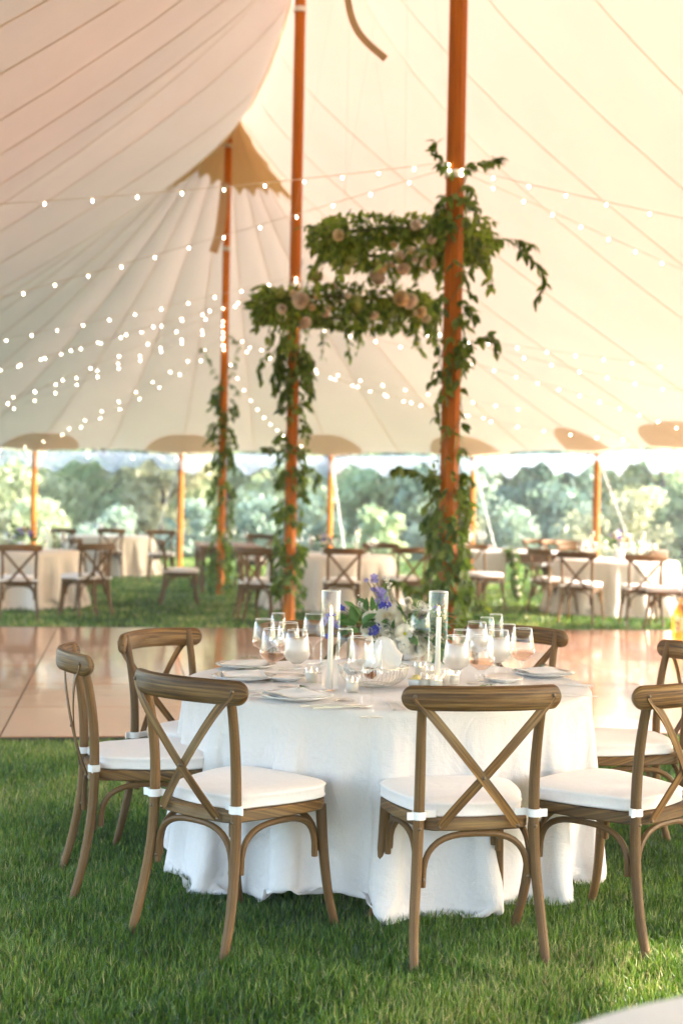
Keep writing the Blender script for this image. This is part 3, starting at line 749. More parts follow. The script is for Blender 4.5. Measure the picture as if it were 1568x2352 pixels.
# ------------------------------------------------------------------ string lights
bulb_mb = MB(); bulb_mb.lathe([(.001, 0), (.011, .004), (.018, .016), (.020, .028), (.015, .044), (.008, .056), (.001, .06)], 8)
for f in range(len(bulb_mb.v)): bulb_mb.v[f] = (bulb_mb.v[f][0], bulb_mb.v[f][1], -bulb_mb.v[f][2] - .03)
BULB = bulb_mb.mesh('bulb', M['bulb'], 'all')
sk = MB(); sk.lathe([(.008, -.035), (.010, -.03), (.010, 0), (.004, .005)], 6); SOCK = sk.mesh('socket', M['socket'], 'all')
def string_light(pts3, label, spacing, bsc=1., sockets=True, cr=.004, off=0.):
    """pts3: three places (start, middle, end): a sagging cable through them"""
    A, B, C = [Vector(p) for p in pts3]
    f = lambda t: A * (2 * (t - .5) * (t - 1)) + B * (-4 * t * (t - 1)) + C * (2 * t * (t - .5))
    P = [f(k / 60) for k in range(61)]
    o = empty('string_light', A); tag(o, label, 'string lights', 'strings of small bulbs across the tent')
    mb = MB(); mb.tube(P, cr, 5, cap=False); link('cable', mb.mesh('cable', M['cable'], 'all', A), o)
    acc = off * spacing
    for i in range(60):
        seg = (P[i + 1] - P[i]).length
        while acc < seg:
            p = P[i].lerp(P[i + 1], acc / seg)
            if sockets: link('socket', SOCK, o, p - A, (0, 0, 0), bsc)
            link('bulb', BULB, o, p - A, (random.uniform(-.2, .2), random.uniform(-.2, .2), 0), bsc); acc += spacing
        acc -= seg
    return o
SL = string_light
SL([at(1030, 372, 12.4), at(523, 428, 11.3), at(-60, 472, 10.3)], 'highest string of bulbs running left from the thickest pole', .37, .42, cr=.0035)
SL([at(1030, 385, 12.4), at(524, 538, 13.2), at(-60, 700, 14.2)], 'second string of bulbs sloping left past the farthest pole', .37, .42, cr=.0035)
SL([at(680, 635, 17.0), at(340, 712, 17.5), at(-40, 788, 18)], 'string of bulbs sloping left from the middle pole at hoop height', .35, .42, cr=.003)
SL([at(680, 640, 17.0), at(340, 786, 18), at(-40, 948, 19)], 'steeper string of bulbs falling left from the middle pole', .45, .42, cr=.003)
SL([at(512, 735, 22.0), at(270, 833, 23), at(-40, 930, 24)], 'pale string of bulbs low on the left from the farthest pole', .42, .42, cr=.0025)
SL([at(512, 745, 22.0), at(262, 848, 24), at(-40, 962, 26)], 'lower pale string of bulbs left of the farthest pole', .55, .42, cr=.0025)
SL([at(512, 775, 22.0), at(300, 905, 26), at(70, 1030, 30.3)], 'string of bulbs dropping from the farthest pole to the leftmost side post', .85, .42, cr=.0025)
SL([at(512, 790, 22.0), at(250, 950, 26), at(25, 1034, 29.5)], 'lowest string of bulbs meeting the tent eave at the far left', .85, .42, cr=.0025)
SL([at(1060, 385, 12.4), at(1310, 445, 11.7), at(1610, 510, 11.2)], 'highest string of bulbs running right from the thickest pole', .37, .42, cr=.0035)
SL([at(1060, 395, 12.4), at(1320, 510, 13.2), at(1610, 640, 14.2)], 'second string of bulbs sloping right from the thickest pole', .37, .42, cr=.0035)
SL([at(680, 660, 17.0), at(1190, 815, 17.6), at(1610, 905, 18)], 'string of bulbs behind the thickest pole reaching the right edge', .37, .42, cr=.003)
SL([at(685, 745, 17.0), at(1150, 852, 18.6), at(1610, 1000, 20.5)], 'lower string of bulbs behind the thickest pole sloping right', .37, .42, cr=.003)
SL([at(512, 760, 22.0), at(880, 905, 24), at(1190, 968, 26)], 'pale string of bulbs passing right behind both near poles', .38, .42, cr=.0025)
SL([at(515, 800, 22.0), at(630, 980, 26), at(755, 1040, 31)], 'short steep string of bulbs between farthest and middle poles', .55, .42, cr=.0025)
SL([at(512, 770, 22.0), at(1100, 960, 22.8), at(1610, 1010, 23.5)], 'lowest pale string of bulbs along the right side', .45, .42, cr=.0025)
SL([at(680, 655, 17.0), at(340, 750, 17.8), at(-40, 862, 18.6)], 'string of bulbs between the two that leave the middle pole leftward', .4, .42, cr=.003)
SL([at(512, 705, 22.0), at(270, 775, 22.6), at(-40, 858, 23.2)], 'highest pale string of bulbs left of the farthest pole', .36, .42, cr=.0025)
SL([at(690, 720, 17.0), at(1150, 790, 18.0), at(1610, 850, 19)], 'string of bulbs above the others behind the thickest pole', .42, .42, cr=.003)
SL([at(515, 790, 22.0), at(1050, 915, 24), at(1610, 985, 25)], 'faint string of bulbs between the two lowest on the right', .42, .42, cr=.0025)
SL([at(0, 1030, 30), at(300, 1046, 30.9), at(800, 1052, 31.4)], 'row of warm bulbs along the far eave on the left', .95, .9, cr=.004)
SL([at(800, 1052, 31.4), at(1086, 1052, 31.5), at(1371, 1042, 29)], 'row of warm bulbs along the far eave on the right', .8, .9, cr=.004)

# ------------------------------------------------------------------ chairs
def sm(p, n=5): return smooth_path(p, n)
def outline(hw_r, hw_f, y0, y1, rr, rf, n=6):
    """rounded trapezoid, counter-clockwise seen from above"""
    out = []
    for (cx, cy, r, a0) in ((hw_f - rf, y1 - rf, rf, 0), (-hw_f + rf, y1 - rf, rf, 90), (-hw_r + rr, y0 + rr, rr, 180), (hw_r - rr, y0 + rr, rr, 270)):
        for k in range(n + 1):
            a = rad(a0 + 90 * k / n); out.append((cx + r * math.cos(a), cy + r * math.sin(a)))
    # bow the long sides a little
    res = []
    for i in range(len(out)):
        p, q = out[i], out[(i + 1) % len(out)]; res.append(p)
        L = math.dist(p, q)
        if L > .08:
            nx, ny = (q[1] - p[1]) / L, -(q[0] - p[0]) / L
            for t in (.2, .4, .6, .8):
                b = .010 * 4 * t * (1 - t); res.append((p[0] + (q[0] - p[0]) * t + nx * b, p[1] + (q[1] - p[1]) * t + ny * b))
    return res
def stack(mb, ol, levels):
    """levels: (inset, z): rings offset towards the centroid"""
    cx = sum(p[0] for p in ol) / len(ol); cy_ = sum(p[1] for p in ol) / len(ol); vs = []; n = len(ol)
    for (ins, z) in levels:
        for p in ol:
            dx, dy = p[0] - cx, p[1] - cy_; L = math.hypot(dx, dy); k = max(0, (L - ins) / L); vs.append((cx + dx * k, cy_ + dy * k, z))
    fs = grid_faces(len(levels), n, True); fs = [f for f in fs]
    fs.append(list(range(n - 1, -1, -1))); fs.append([(len(levels) - 1) * n + i for i in range(n)])
    fu = []
    for f in fs: fu.append([(vs[i][1] * .3 + vs[i][2], vs[i][0]) for i in f])
    mb.add(vs, fs, fu)
RPOST = lambda s: sm([(s * .212, -.290, 0), (s * .205, -.252, .14), (s * .193, -.224, .30), (s * .187, -.216, .45), (s * .186, -.220, .60), (s * .190, -.238, .74), (s * .196, -.268, .872)], 5)
FLEG = lambda s: sm([(s * .226, .232, 0), (s * .214, .200, .13), (s * .204, .182, .28), (s * .198, .172, .43)], 5)
def rail_y(x): return -.325 + .085 * (abs(x) / .25) ** 2
def chair_meshes():
    R = {}
    for s, nm in ((-1, 'rear_leg_l'), (1, 'rear_leg_r')):
        mb = MB(); P = RPOST(s); n = len(P); mb.tube(P, [.0145 + .003 * math.sin(PI * k / (n - 1)) for k in range(n)], 12, up=(0, 1, 0)); R[nm] = mb.mesh('rear_leg', M['chair'])
    for s, nm in ((-1, 'front_leg_l'), (1, 'front_leg_r')):
        mb = MB(); P = FLEG(s); n = len(P); mb.tube(P, [.0145 + .004 * k / (n - 1) for k in range(n)], 12, up=(0, 1, 0)); R[nm] = mb.mesh('front_leg', M['chair'])
    mb = MB(); stack(mb, outline(.178, .225, -.222, .215, .06, .09), [(.006, .419), (0, .424), (0, .450), (.006, .455)]); R['seat_frame'] = mb.mesh('seat_frame', M['chair'])
    # top rail
    mb = MB(); n = 37; P = []; sc2 = []
    for k in range(n):
        x = -.252 * math.cos(PI * k / (n - 1)); e = min(1, (.252 - abs(x)) / .03); e = math.sqrt(max(0., 1 - (1 - e) ** 2)) * .9 + .1
        P.append((x, rail_y(x), .838 + .006 * (1 - (x / .25) ** 2))); sc2.append((.6 + .4 * e, e))
    prof = [(.017 * math.copysign(abs(math.cos(a)) ** .7, math.cos(a)), .039 * math.copysign(abs(math.sin(a)) ** .75, math.sin(a))) for a in [2 * PI * k / 16 for k in range(16)]]
    mb.sweep(P, prof, sc2, up=(0, 0, 1)); R['top_rail'] = mb.mesh('top_rail', M['chair'], 'all')
    for s, nm in ((-1, 'cross_brace_a'), (1, 'cross_brace_b')):
        o = .003 * s
        pts = sm([(s * .222, rail_y(.222) - .019, .846), (s * .15, -.292 + o, .765), (s * .035, -.282 + o, .63), (-s * .07, -.257 + o, .505), (-s * .128, -.236, .432)], 5)
        mb = MB(); n = len(pts)
        mb.sweep(pts, [(-.0145, -.0025), (.0145, -.0025), (.0145, .0025), (-.0145, .0025)], [(.75 if k in (0, n - 1) else 1, 1) for k in range(n)], up=(0, 1, 0)); R[nm] = mb.mesh('cross_brace', M['chair'])
        for q, p in ((0, 0), (1, 1)): pass
    def arch(a, b, zt=.408, zb=.245, off=0):
        a = Vector(a); b = Vector(b); pts = []
        for k in range(19):
            th = PI * k / 18; u = .5 - .5 * math.copysign(abs(math.cos(th)) ** .72, math.cos(th)); z = zb + (zt - zb) * math.sin(th) ** .62 if 0 < k < 18 else zb
            p = a.lerp(b, u); pts.append((p.x, p.y, z))
        mb = MB(); mb.tube(pts, .0105, 8, up=(a - b).cross(Vector((0, 0, 1)))); return mb.mesh('arched_stretcher', M['chair'])
    R['arch0'] = arch((-.170, -.213, 0), (.170, -.213, 0)); R['arch1'] = arch((-.182, .168, 0), (.182, .168, 0), .405, .275)
    R['arch2'] = arch((-.186, -.190, 0), (-.192, .152, 0), .405, .26); R['arch3'] = arch((.186, -.190, 0), (.192, .152, 0), .405, .26)
    ol = outline(.172, .226, -.198, .222, .075, .10)
    mb = MB(); stack(mb, ol, [(.010, .4565), (.002, .459), (-.003, .463), (.001, .467), (.000, .480), (.001, .492), (-.0035, .497), (.004, .502), (.03, .508), (.09, .512), (.15, .5135)]); R['cushion'] = mb.mesh('cushion', M['cushion'], 'all')
    for s, nm in ((-1, 'strap_l'), (1, 'strap_r')):
        mb = MB(); cx, cy_ = s * .187, -.217; hw = .0205; r = []
        for k in range(17):
            a = 2 * PI * k / 16; r.append((cx + hw * math.cos(a) , cy_ + hw * math.sin(a), .470))
        mb.sweep(r[:-1], [(-.0016, -.012), (.0016, -.012), (.0016, .012), (-.0016, .012)], closed=True, up=(0, 0, 1))
        mb.box((cx + s * .018, cy_ - .012, .458), (cx + s * .04, cy_ - .008, .482)); mb.box((cx - s * .06 if s > 0 else cx + .015, cy_ + .013, .459), (cx - .015 if s > 0 else cx + .06, cy_ + .018, .481))
        R[nm] = mb.mesh('cushion_strap', M['strap'])
    mb = MB(); mb.lathe([(.001, .004), (.004, .0035), (.006, .0015), (.0065, -.004)], 8); R['bolt'] = mb.mesh('bolt', M['bolt'])
    return R
CH = chair_meshes()
def build_chair(cushion=True):
    o = empty('crossback_chair')
    for k, nm in (('rear_leg_l', 'leg'), ('rear_leg_r', 'leg'), ('front_leg_l', 'leg'), ('front_leg_r', 'leg'), ('seat_frame', 'seat_frame'), ('top_rail', 'top_rail'), ('cross_brace_a', 'cross_brace'),
                  ('cross_brace_b', 'cross_brace'), ('arch0', 'arched_stretcher'), ('arch1', 'arched_stretcher'), ('arch2', 'arched_stretcher'), ('arch3', 'arched_stretcher')):
        link(nm, CH[k], o)
    c = link('cushion', CH['cushion'], o); link('strap', CH['strap_l'], c); link('strap', CH['strap_r'], c)
    return o
def add_bolts(o):
    B = [(-.222, rail_y(.222) - .0225, .846), (.222, rail_y(.222) - .0225, .846), (-.128, -.2395, .435), (.128, -.2395, .435), (0, -.284, .593), (-.187, -.233, .43), (.187, -.233, .43), (-.17, -.224, .27), (.17, -.224, .27)]
    for b in B: link('bolt', CH['bolt'], o, b, (PI / 2, 0, 0))
chair0 = build_chair(); add_bolts(chair0); chair_bg = build_chair(); used = {'a': False, 'b': False}
def place_chair(x, y, face, label, group, main=True, z=0, lean=0, sc_=1.045):
    """face: heading of the sitter, radians from +Y clockwise negative"""
    key = 'a' if main else 'b'; src = chair0 if main else chair_bg
    o = src if not used[key] else copy_tree(src); used[key] = True
    o.location = (x, y, z); o.rotation_euler = (0, 0, face); o.scale = (sc_, sc_, sc_); tag(o, label, 'chair', group); return o
TC = Vector((.20, 5.88, 0)); RT = .838
def chair_at_rail(X, Y, label, turn=0, z=.882, back=.32, center=TC, group='cross-back chairs round the white table', d=None, main=True, face=None):
    p = gr(X, Y, z) if d is None else at(X, Y, d)
    if face is None:
        dirv = Vector((center.x - p.x, center.y - p.y, 0)).normalized(); ang = math.atan2(-dirv.x, dirv.y) + rad(turn)
    else: ang = rad(face)
    dv = Vector((-math.sin(ang), math.cos(ang), 0))
    return place_chair(p.x + dv.x * back, p.y + dv.y * back, ang, label, group, main)
chair_at_rail(1120, 1603, 'cross-back chair in front at the right, its back to the viewer', 0)
chair_at_rail(404, 1576, 'cross-back chair at the front left, turned three-quarters away', -9)
chair_at_rail(152, 1510, 'cross-back chair at the far left seen from its side', -3)
chair_at_rail(346, 1466, 'cross-back chair at the back left with orange sunlit rail', -14)
chair_at_rail(705, 1444, 'cross-back chair hidden behind the glasses at the back of the table', 0)
chair_at_rail(1192, 1456, 'cross-back chair at the back right behind the tall glasses', 6)
chair_at_rail(1590, 1500, 'cross-back chair at the right edge behind the front right one', -4)
chair_at_rail(1594, 1590, 'cross-back chair cut by the right edge beside the white cloth', 3)

# ------------------------------------------------------------------ table linen by cloth simulation
def drape(rt, Rc, top, nr, npz, steps, seed, ground=0.02, it=8, bend=.25, drift=(0, 0)):
    rng = np.random.RandomState(seed)
    r = np.linspace(rt - 0.03, Rc, nr); ph = np.arange(npz) * 2 * math.pi / npz
    R, P = np.meshgrid(r, ph, indexing='ij'); rest = np.stack([R * np.cos(P), R * np.sin(P)], -1)
    f = np.clip((R - rt) / (Rc - rt), 0, 1); L = np.clip(R - rt, 0, None); nz = np.zeros(npz)
    for k in range(5, 16): nz += rng.randn() * np.cos(k * ph + rng.rand() * 6.28) / (1 + abs(k - 8) * .4)
    nz /= np.abs(nz).max(); ang = math.radians(80); rr = np.where(R < rt, R, rt + L * math.cos(ang)) + f * .10 * nz[None]
    X = np.stack([rr * np.cos(P), rr * np.sin(P), top - L * math.sin(ang)], -1)
    X[:, :, 0] += drift[0] * f; X[:, :, 1] += drift[1] * f
    V = np.zeros_like(X); dt = 1 / 90.
    rl = lambda a, b: np.linalg.norm(a - b, axis=-1); rp = lambda k: np.roll(rest, -k, 1)
    L_r = rl(rest[:-1], rest[1:]); L_c = rl(rest, rp(1)); L_s1 = rl(rest[:-1], rp(1)[1:]); L_s2 = rl(rp(1)[:-1], rest[1:])
    L_br = rl(rest[:-2], rest[2:]); L_bc = rl(rest, rp(2)); L_b4 = rl(rest, rp(4)); pins = X[0].copy()
    def con(A, B, L, k):
        d = B - A; n = np.sqrt((d * d).sum(-1)) + 1e-9; return (k * .5 * (n - L) / n)[..., None] * d
    def rowcon(X, st, L, k):
        for o in range(2 * st):
            i = np.arange(o, nr - st, 2 * st)
            if len(i): c = con(X[i], X[i + st], L[i], k); X[i] += c; X[i + st] -= c
    def colcon(X, st, L, k):
        for o in range(2 * st):
            j = np.arange(o, npz, 2 * st); jj = (j + st) % npz; c = con(X[:, j], X[:, jj], L[:, j], k); X[:, j] += c; X[:, jj] -= c
    for s in range(steps):
        V[..., 2] -= 9.8 * dt; V *= .985; Xo = X.copy(); X = X + V * dt
        for q in range(it):
            rowcon(X, 1, L_r, 1.); colcon(X, 1, L_c, 1.)
            for o in (0, 1):
                i = np.arange(o, nr - 1, 2)
                c = con(X[i], np.roll(X[i + 1], -1, 1), L_s1[i], .35); X[i] += c; X[i + 1] -= np.roll(c, 1, 1)
                c = con(np.roll(X[i], -1, 1), X[i + 1], L_s2[i], .35); X[i] += np.roll(c, 1, 1); X[i + 1] -= c
            if q % 2 == 0: rowcon(X, 2, L_br, bend); colcon(X, 2, L_bc, bend); colcon(X, 4, L_b4, bend * .5)
            X[0] = pins
            g = X[..., 2] < ground; X[..., 2] = np.where(g, ground, X[..., 2]); X[..., :2] = np.where(g[..., None], X[..., :2] * .3 + Xo[..., :2] * .7, X[..., :2])
            ra = np.sqrt((X[..., :2] ** 2).sum(-1)); inn = (ra < rt + .004) & (X[..., 2] < top - .002); up = inn & (X[..., 2] > top - .02)
            X[..., 2] = np.where(up, top, X[..., 2]); inn &= ~up; k_ = np.where(inn, (rt + .004) / np.maximum(ra, 1e-6), 1); X[..., 0] *= k_; X[..., 1] *= k_
        V = (X - Xo) / dt; sp = np.linalg.norm(V, axis=-1, keepdims=True); V *= np.minimum(1, 3 / np.maximum(sp, 1e-6))
    return X
def cloth_mesh(name, mat, rt, Rc, top, nr, npz, steps, seed, squeeze=.75, fold=.75, lift=0., **kw):
    X = drape(rt, Rc, top, nr, npz, steps, seed, **kw)
    r_ = np.hypot(X[..., 0], X[..., 1]); ex_ = r_ - rt; me_ = ex_.mean(1, keepdims=True); k_ = np.where(r_ > rt, (rt + me_ * squeeze + (ex_ - me_) * fold) / r_, 1.); X[..., 0] *= k_; X[..., 1] *= k_
    if lift:
        for i in range(nr):
            f_ = (i / (nr - 1)) ** 4
            for j in range(npz): X[i, j, 2] += lift * f_ * max(0., noise.noise(Vector((X[i, j, 0] * 2.3, X[i, j, 1] * 2.3, seed)))) * 2.2
    vs = [(0, 0, top)]; ring = [.25, .5, .75]
    for q in ring: vs += [(X[0, j, 0] * q, X[0, j, 1] * q, top) for j in range(npz)]
    vs += [tuple(p) for p in X.reshape(-1, 3)]
    fs = [[0, 1 + j, 1 + (j + 1) % npz] for j in range(npz)]
    for i in range(len(ring) + nr - 1):
        for j in range(npz): a = 1 + i * npz; fs.append([a + j, a + npz + j, a + npz + (j + 1) % npz, a + (j + 1) % npz])
    mb = MB(); mb.add(vs, fs); return mb.mesh(name, mat, 'all')
TT = .76
main_cloth = cloth_mesh('tablecloth', M['cloth'], RT, 1.585, TT, 34, 300, 240, 11, bend=.03, squeeze=.12, fold=.68, lift=.08)
tc_ = link('tablecloth', main_cloth, None, TC, (0, 0, rad(20))); md = tc_.modifiers.new('smooth', 'SUBSURF'); md.levels = 1; md.render_levels = 1
tag(tc_, 'floor-length white linen cloth over the round table in front', 'tablecloth')
bg_cloth = cloth_mesh('tablecloth', M['linen'], .86, 1.615, TT, 22, 200, 130, 5, it=6, bend=.03)

# ------------------------------------------------------------------ table ware
def wine_mesh(h=.225, rim=.033, belly=.044, zb=.135, nm='bowl'):
    pr = [(.001, 0), (.036, 0), (.036, .0015), (.010, .006), (.0042, .014), (.0036, .05), (.0038, .095), (.006, .104), (.018, .118), (belly * .82, zb - .008), (belly, zb + .006), (belly * .97, zb + .025), ((belly + rim) / 2, h - .035), (rim, h - .001), (rim - .0008, h)]
    mb = MB(); mb.lathe(pr, 28); return mb.mesh('wine_glass', M['glass'], 'all')
def rim_mesh(r, h): mb = MB(); mb.tube([(r * math.cos(2 * PI * k / 28), r * math.sin(2 * PI * k / 28), h) for k in range(28)], .0009, 5, closed=True); return mb.mesh('rim', M['glass_rim'], 'all')
M['glass_rim'] = simple('glass_rim', (.85, .83, .80), .1, spec=1.)
def fluid_mesh(name, pts, mat):
    mb = MB(); mb.lathe([(.001, pts[0][1])] + pts + [(.001, pts[-1][1])], 24); return mb.mesh(name, mat, 'all')
W_G = wine_mesh(); F_G = wine_mesh(.235, .024, .032, .128); T_G = wine_mesh(.205, .038, .046, .115)
RIM_W = rim_mesh(.033, .225); RIM_F = rim_mesh(.024, .235); RIM_T = rim_mesh(.038, .205)
FL_C = fluid_mesh('drink', [(.015, .114), (.034, .128), (.0425, .142), (.041, .165), (.037, .196)], M['cloudy'])
FL_P = fluid_mesh('drink', [(.015, .114), (.034, .128), (.0425, .142), (.042, .146)], M['rose_drink'])
FL_F = fluid_mesh('drink', [(.012, .112), (.025, .122), (.0305, .134), (.029, .17), (.026, .205)], M['cloudy'])
def glass_thing(kind, x, y, z, label, group, fill=None, rims=True):
    o = empty({'w': 'wine_glass', 'f': 'champagne_flute', 't': 'wine_goblet'}[kind], (x, y, z), random.uniform(0, 6))
    tag(o, label, 'glass', group); o.scale = (1.13, 1.13, 1.13)
    link('glass_body', {'w': W_G, 'f': F_G, 't': T_G}[kind], o)
    if rims: link('rim', {'w': RIM_W, 'f': RIM_F, 't': RIM_T}[kind], o)
    if fill: link('drink', {'c': FL_C, 'p': FL_P, 'f': FL_F}[fill], o)
    return o
TZ = TT + .0015
def zA(X, Y): return (501.8 + .36 * X, 1285.7 + .36 * Y)     # positions read off two enlargements
def zB(X, Y): return (940.8 + .28 * X, 1348.4 + .28 * Y)
GG = 'stemmed glasses on the white table'
def g_base(k, X, Y, label, fill=None): p = gr(X, Y, TZ); return glass_thing(k, p.x, p.y, TZ, label, GG, fill)
def g_rim(k, X, Y, label, fill=None): hh = {'w': .254, 'f': .266, 't': .232}[k]; p = gr(X, Y, TZ + hh); return glass_thing(k, p.x, p.y, TZ, label, GG, fill)
g_rim('w', *zA(295, 378), 'wine glass farthest left in the left cluster')
g_rim('w', *zA(350, 440), 'front left wine glass with a little pale wine', 'p')
g_rim('f', *zA(382, 340), 'tall narrow flute at the back of the left cluster')
g_rim('w', *zA(447, 400), 'wine glass behind the left cloudy cocktail', 'p')
g_rim('w', *zA(503, 448), 'left stemmed glass full of cloudy white cocktail', 'c')
g_rim('w', *zA(608, 345), 'wine glass just left of the left candle cylinder')
g_rim('f', *zA(810, 440), 'narrow flute in front of the blue flowers')
g_rim('w', *zA(915, 490), 'large wine glass in front of the wire bread basket')
g_rim('f', *zA(985, 510), 'narrow flute behind the large glass by the basket')
g_rim('f', *zB(418, 348), 'flute just right of the right candle cylinder')
g_rim('w', *zB(385, 400), 'glass of cloudy cocktail nearest the right candle cylinder', 'c')
g_rim('w', *zB(550, 285), 'cloudy cocktail glass at the back of the right cluster', 'c')
g_rim('w', *zB(590, 397), 'clear wine glass in front of the right cluster', 'p')
g_rim('f', *zB(705, 222), 'tallest flute at the back of the right cluster')
g_rim('f', *zB(632, 248), 'flute left of the tallest flute in the right cluster')
g_rim('w', *zB(728, 352), 'cloudy cocktail glass in the middle of the right cluster', 'c')
g_rim('f', *zB(806, 303), 'flute left of the rightmost wine glass')
g_rim('w', *zB(922, 338), 'rightmost wine glass with a little pink wine', 'p')
g_rim('w', *zA(1285, 320), 'wine glass behind the flower arrangement')

# plates with folded napkins
def plate_mesh(r): mb = MB(); mb.lathe([(.001, .001), (r * .6, .001), (r * .66, .004), (r * .96, .016), (r, .019), (r * .985, .021), (r * .64, .009), (r * .58, .007), (.001, .007)], 40); return mb.mesh('plate', M['china'], 'all')
PL_B = plate_mesh(.135); PL_S = plate_mesh(.085)
def napkin_mesh(w_, l_, layers=4, th=.005, seed=0):
    rnd = random.Random(seed); mb = MB(); n = 8
    for k in range(layers):
        vs = []; oz = rnd.uniform(-.004, .004); s = 1 - .02 * k
        for sgn in (0, 1):
            for i in range(n + 1):
                for j in range(n + 1):
                    x = (i / n - .5) * w_ * s; y = (j / n - .5) * l_ * s
                    e = max(abs(i / n - .5), abs(j / n - .5)) * 2
                    z = k * th + (th * .8 if sgn else 0) * (1 - .5 * e ** 6) + .009 * noise.noise(Vector((x * 11, y * 11, seed + k * .15))) - .010 * max(0, e - .6) ** 1.5
                    vs.append((x + oz, y + oz, z + .006))
        N = (n + 1) ** 2
        fs = [[f[3], f[2], f[1], f[0]] for f in grid_faces(n + 1, n + 1)] + [[a + N for a in f] for f in grid_faces(n + 1, n + 1)]
        bd = [i * (n + 1) for i in range(n + 1)] + [n * (n + 1) + j for j in range(1, n + 1)] + [i * (n + 1) + n for i in range(n - 1, -1, -1)] + [j for j in range(n - 1, 0, -1)]
        for a in range(len(bd)): b = bd[(a + 1) % len(bd)]; fs.append([bd[a], b, b + N, bd[a] + N])
        mb.add(vs, fs)
    return mb.mesh('napkin', M['napkin'], 'all')
NAP = [napkin_mesh(.18, .25, 3, .0035, seed=s) for s in (0, 3)]
RUS = leaf_mesh('leaf', M['leaf_dark'], L=.055, W=.018, fold=.3, droop=.2)
def setting(X, Y, where, rot, z=TZ, sprig_on=True):
    p = gr(X, Y, z)
    pl = link('dinner_plate', PL_B, None, p); tag(pl, 'white dinner plate ' + where, 'plate', 'dinner plates on the white table')
    n = link('napkin', random.choice(NAP), None, (p.x, p.y, z + .013), (0, 0, rot)); tag(n, 'folded white napkin on the plate ' + where, 'napkin', 'folded napkins on the white table')
    if sprig_on:
        o = empty('leaf_sprig', (p.x + .01, p.y, z + .044), rot + .8); tag(o, 'small green leaf sprig on the napkin ' + where, 'sprig', 'leaf sprigs on the napkins')
        mb = MB(); mb.tube([(-.05, 0, 0), (0, .004, .003), (.05, 0, 0)], .001, 4); link('stem', mb.mesh('stem', M['stem']), o)
        for q in (-.03, -.01, .012, .034): link('leaf', RUS, o, (q, 0, .002), (0, .2, random.uniform(-2.2, -.8) if random.random() < .5 else random.uniform(-1.4, .4)), .85)
setting(*zA(505, 890), 'at the front left place', .5)
setting(*zA(165, 765), 'at the left place', .15)
setting(*zA(175, 690), 'at the back left place', -.2)
setting(*zB(1090, 730), 'at the back right place', .2)
setting(1105, 1602, 'behind the rail of the front right chair', 0)
p = gr(*zA(425, 770), TZ); tag(link('side_plate', PL_S, None, p), 'small white side plate left among the glasses', 'plate', 'side plates on the white table')
p = gr(*zB(765, 778), TZ); tag(link('side_plate', PL_S, None, p), 'small white side plate right under the cocktail glasses', 'plate', 'side plates on the white table')
# cutlery
def fork_mesh():
    mb = MB(); mb.sweep([(0, -.095, 0), (0, -.06, .001), (0, 0, .004), (0, .045, .003)], [(-1, -.0012), (1, -.0012), (1, .0012), (-1, .0012)], [(.007, 1), (.005, 1), (.0025, 1), (.0035, 1)], up=(0, 0, 1))
    mb.sweep([(0, .045, .003), (0, .06, .002)], [(-1, -.001), (1, -.001), (1, .001), (-1, .001)], [(.004, 1), (.011, 1)], up=(0, 0, 1))
    for k in range(4): x = -.0092 + .0061 * k; mb.sweep([(x, .059, .002), (x, .08, .002), (x, .1, .006)], [(-.0015, -.0008), (.0015, -.0008), (.0015, .0008), (-.0015, .0008)], [1, 1, .5], up=(0, 0, 1))
    return mb.mesh('fork', M['silver'])
def knife_mesh():
    mb = MB(); mb.sweep([(0, -.115, 0), (0, -.10, .001), (0, -.02, .002), (0, 0, .002)], [(-.8, -.003), (.8, -.003), (.8, .003), (-.8, .003)], [(.006, 1), (.008, 1), (.0065, 1), (.006, .5)], up=(0, 0, 1))
    mb.sweep([(0, 0, .002), (.001, .06, .002), (.002, .10, .002), (0, .118, .002)], [(-1, -.0008), (1, -.0008), (1, .0008), (-1, .0008)], [(.007, 1), (.0095, 1), (.008, 1), (.001, 1)], up=(0, 0, 1))
    return mb.mesh('knife', M['silver'])
def spoon_mesh():
    mb = MB(); mb.sweep([(0, -.09, 0), (0, -.05, .002), (0, .03, .004), (0, .05, .003)], [(-1, -.0012), (1, -.0012), (1, .0012), (-1, .0012)], [(.006, 1), (.004, 1), (.0025, 1), (.004, 1)], up=(0, 0, 1))
    vs = []
    for i in range(5):
        for j in range(12): a = 2 * PI * j / 12; q = i / 4; vs.append((.018 * q * math.cos(a), .075 + .028 * q * math.sin(a), -.002 + .007 * q * q))
    mb.add(vs, grid_faces(5, 12, True)); return mb.mesh('spoon', M['silver'])
FORK, KNIFE, SPOON = fork_mesh(), knife_mesh(), spoon_mesh()
def cut(me, nm, X, Y, rz, label):
    p = gr(X, Y, TZ); tag(link(nm, me, None, (p.x, p.y, TZ + .003), (0, 0, rz)), label, nm, 'cutlery on the white table')
cut(FORK, 'fork', *zA(1098, 935), .1, 'left fork of the pair in front of the basket')
cut(FORK, 'fork', *zA(1158, 935), .12, 'right fork of the pair beside the front chair rail')
cut(KNIFE, 'knife', *zA(715, 935), -1.25, 'upper knife right of the front left plate')
cut(KNIFE, 'knife', *zA(790, 945), -1.2, 'lower knife right of the front left plate')
cut(FORK, 'fork', *zA(300, 850), -.7, 'fork left of the front left plate')
cut(FORK, 'fork', *zA(370, 842), -.65, 'fork between the front left plate and glass stems')
cut(SPOON, 'spoon', *zA(215, 880), 1.2, 'spoon at the left rim of the table')
cut(KNIFE, 'knife', *zA(150, 838), 1.4, 'knife along the left rim of the table')
cut(SPOON, 'spoon', *zA(420, 755), -.9, 'spoon on the left side plate')
cut(KNIFE, 'knife', *zA(540, 700), -1.2, 'knife behind the left cocktail glass')
cut(FORK, 'fork', *zA(590, 670), -.9, 'fork near the left candle cylinder')
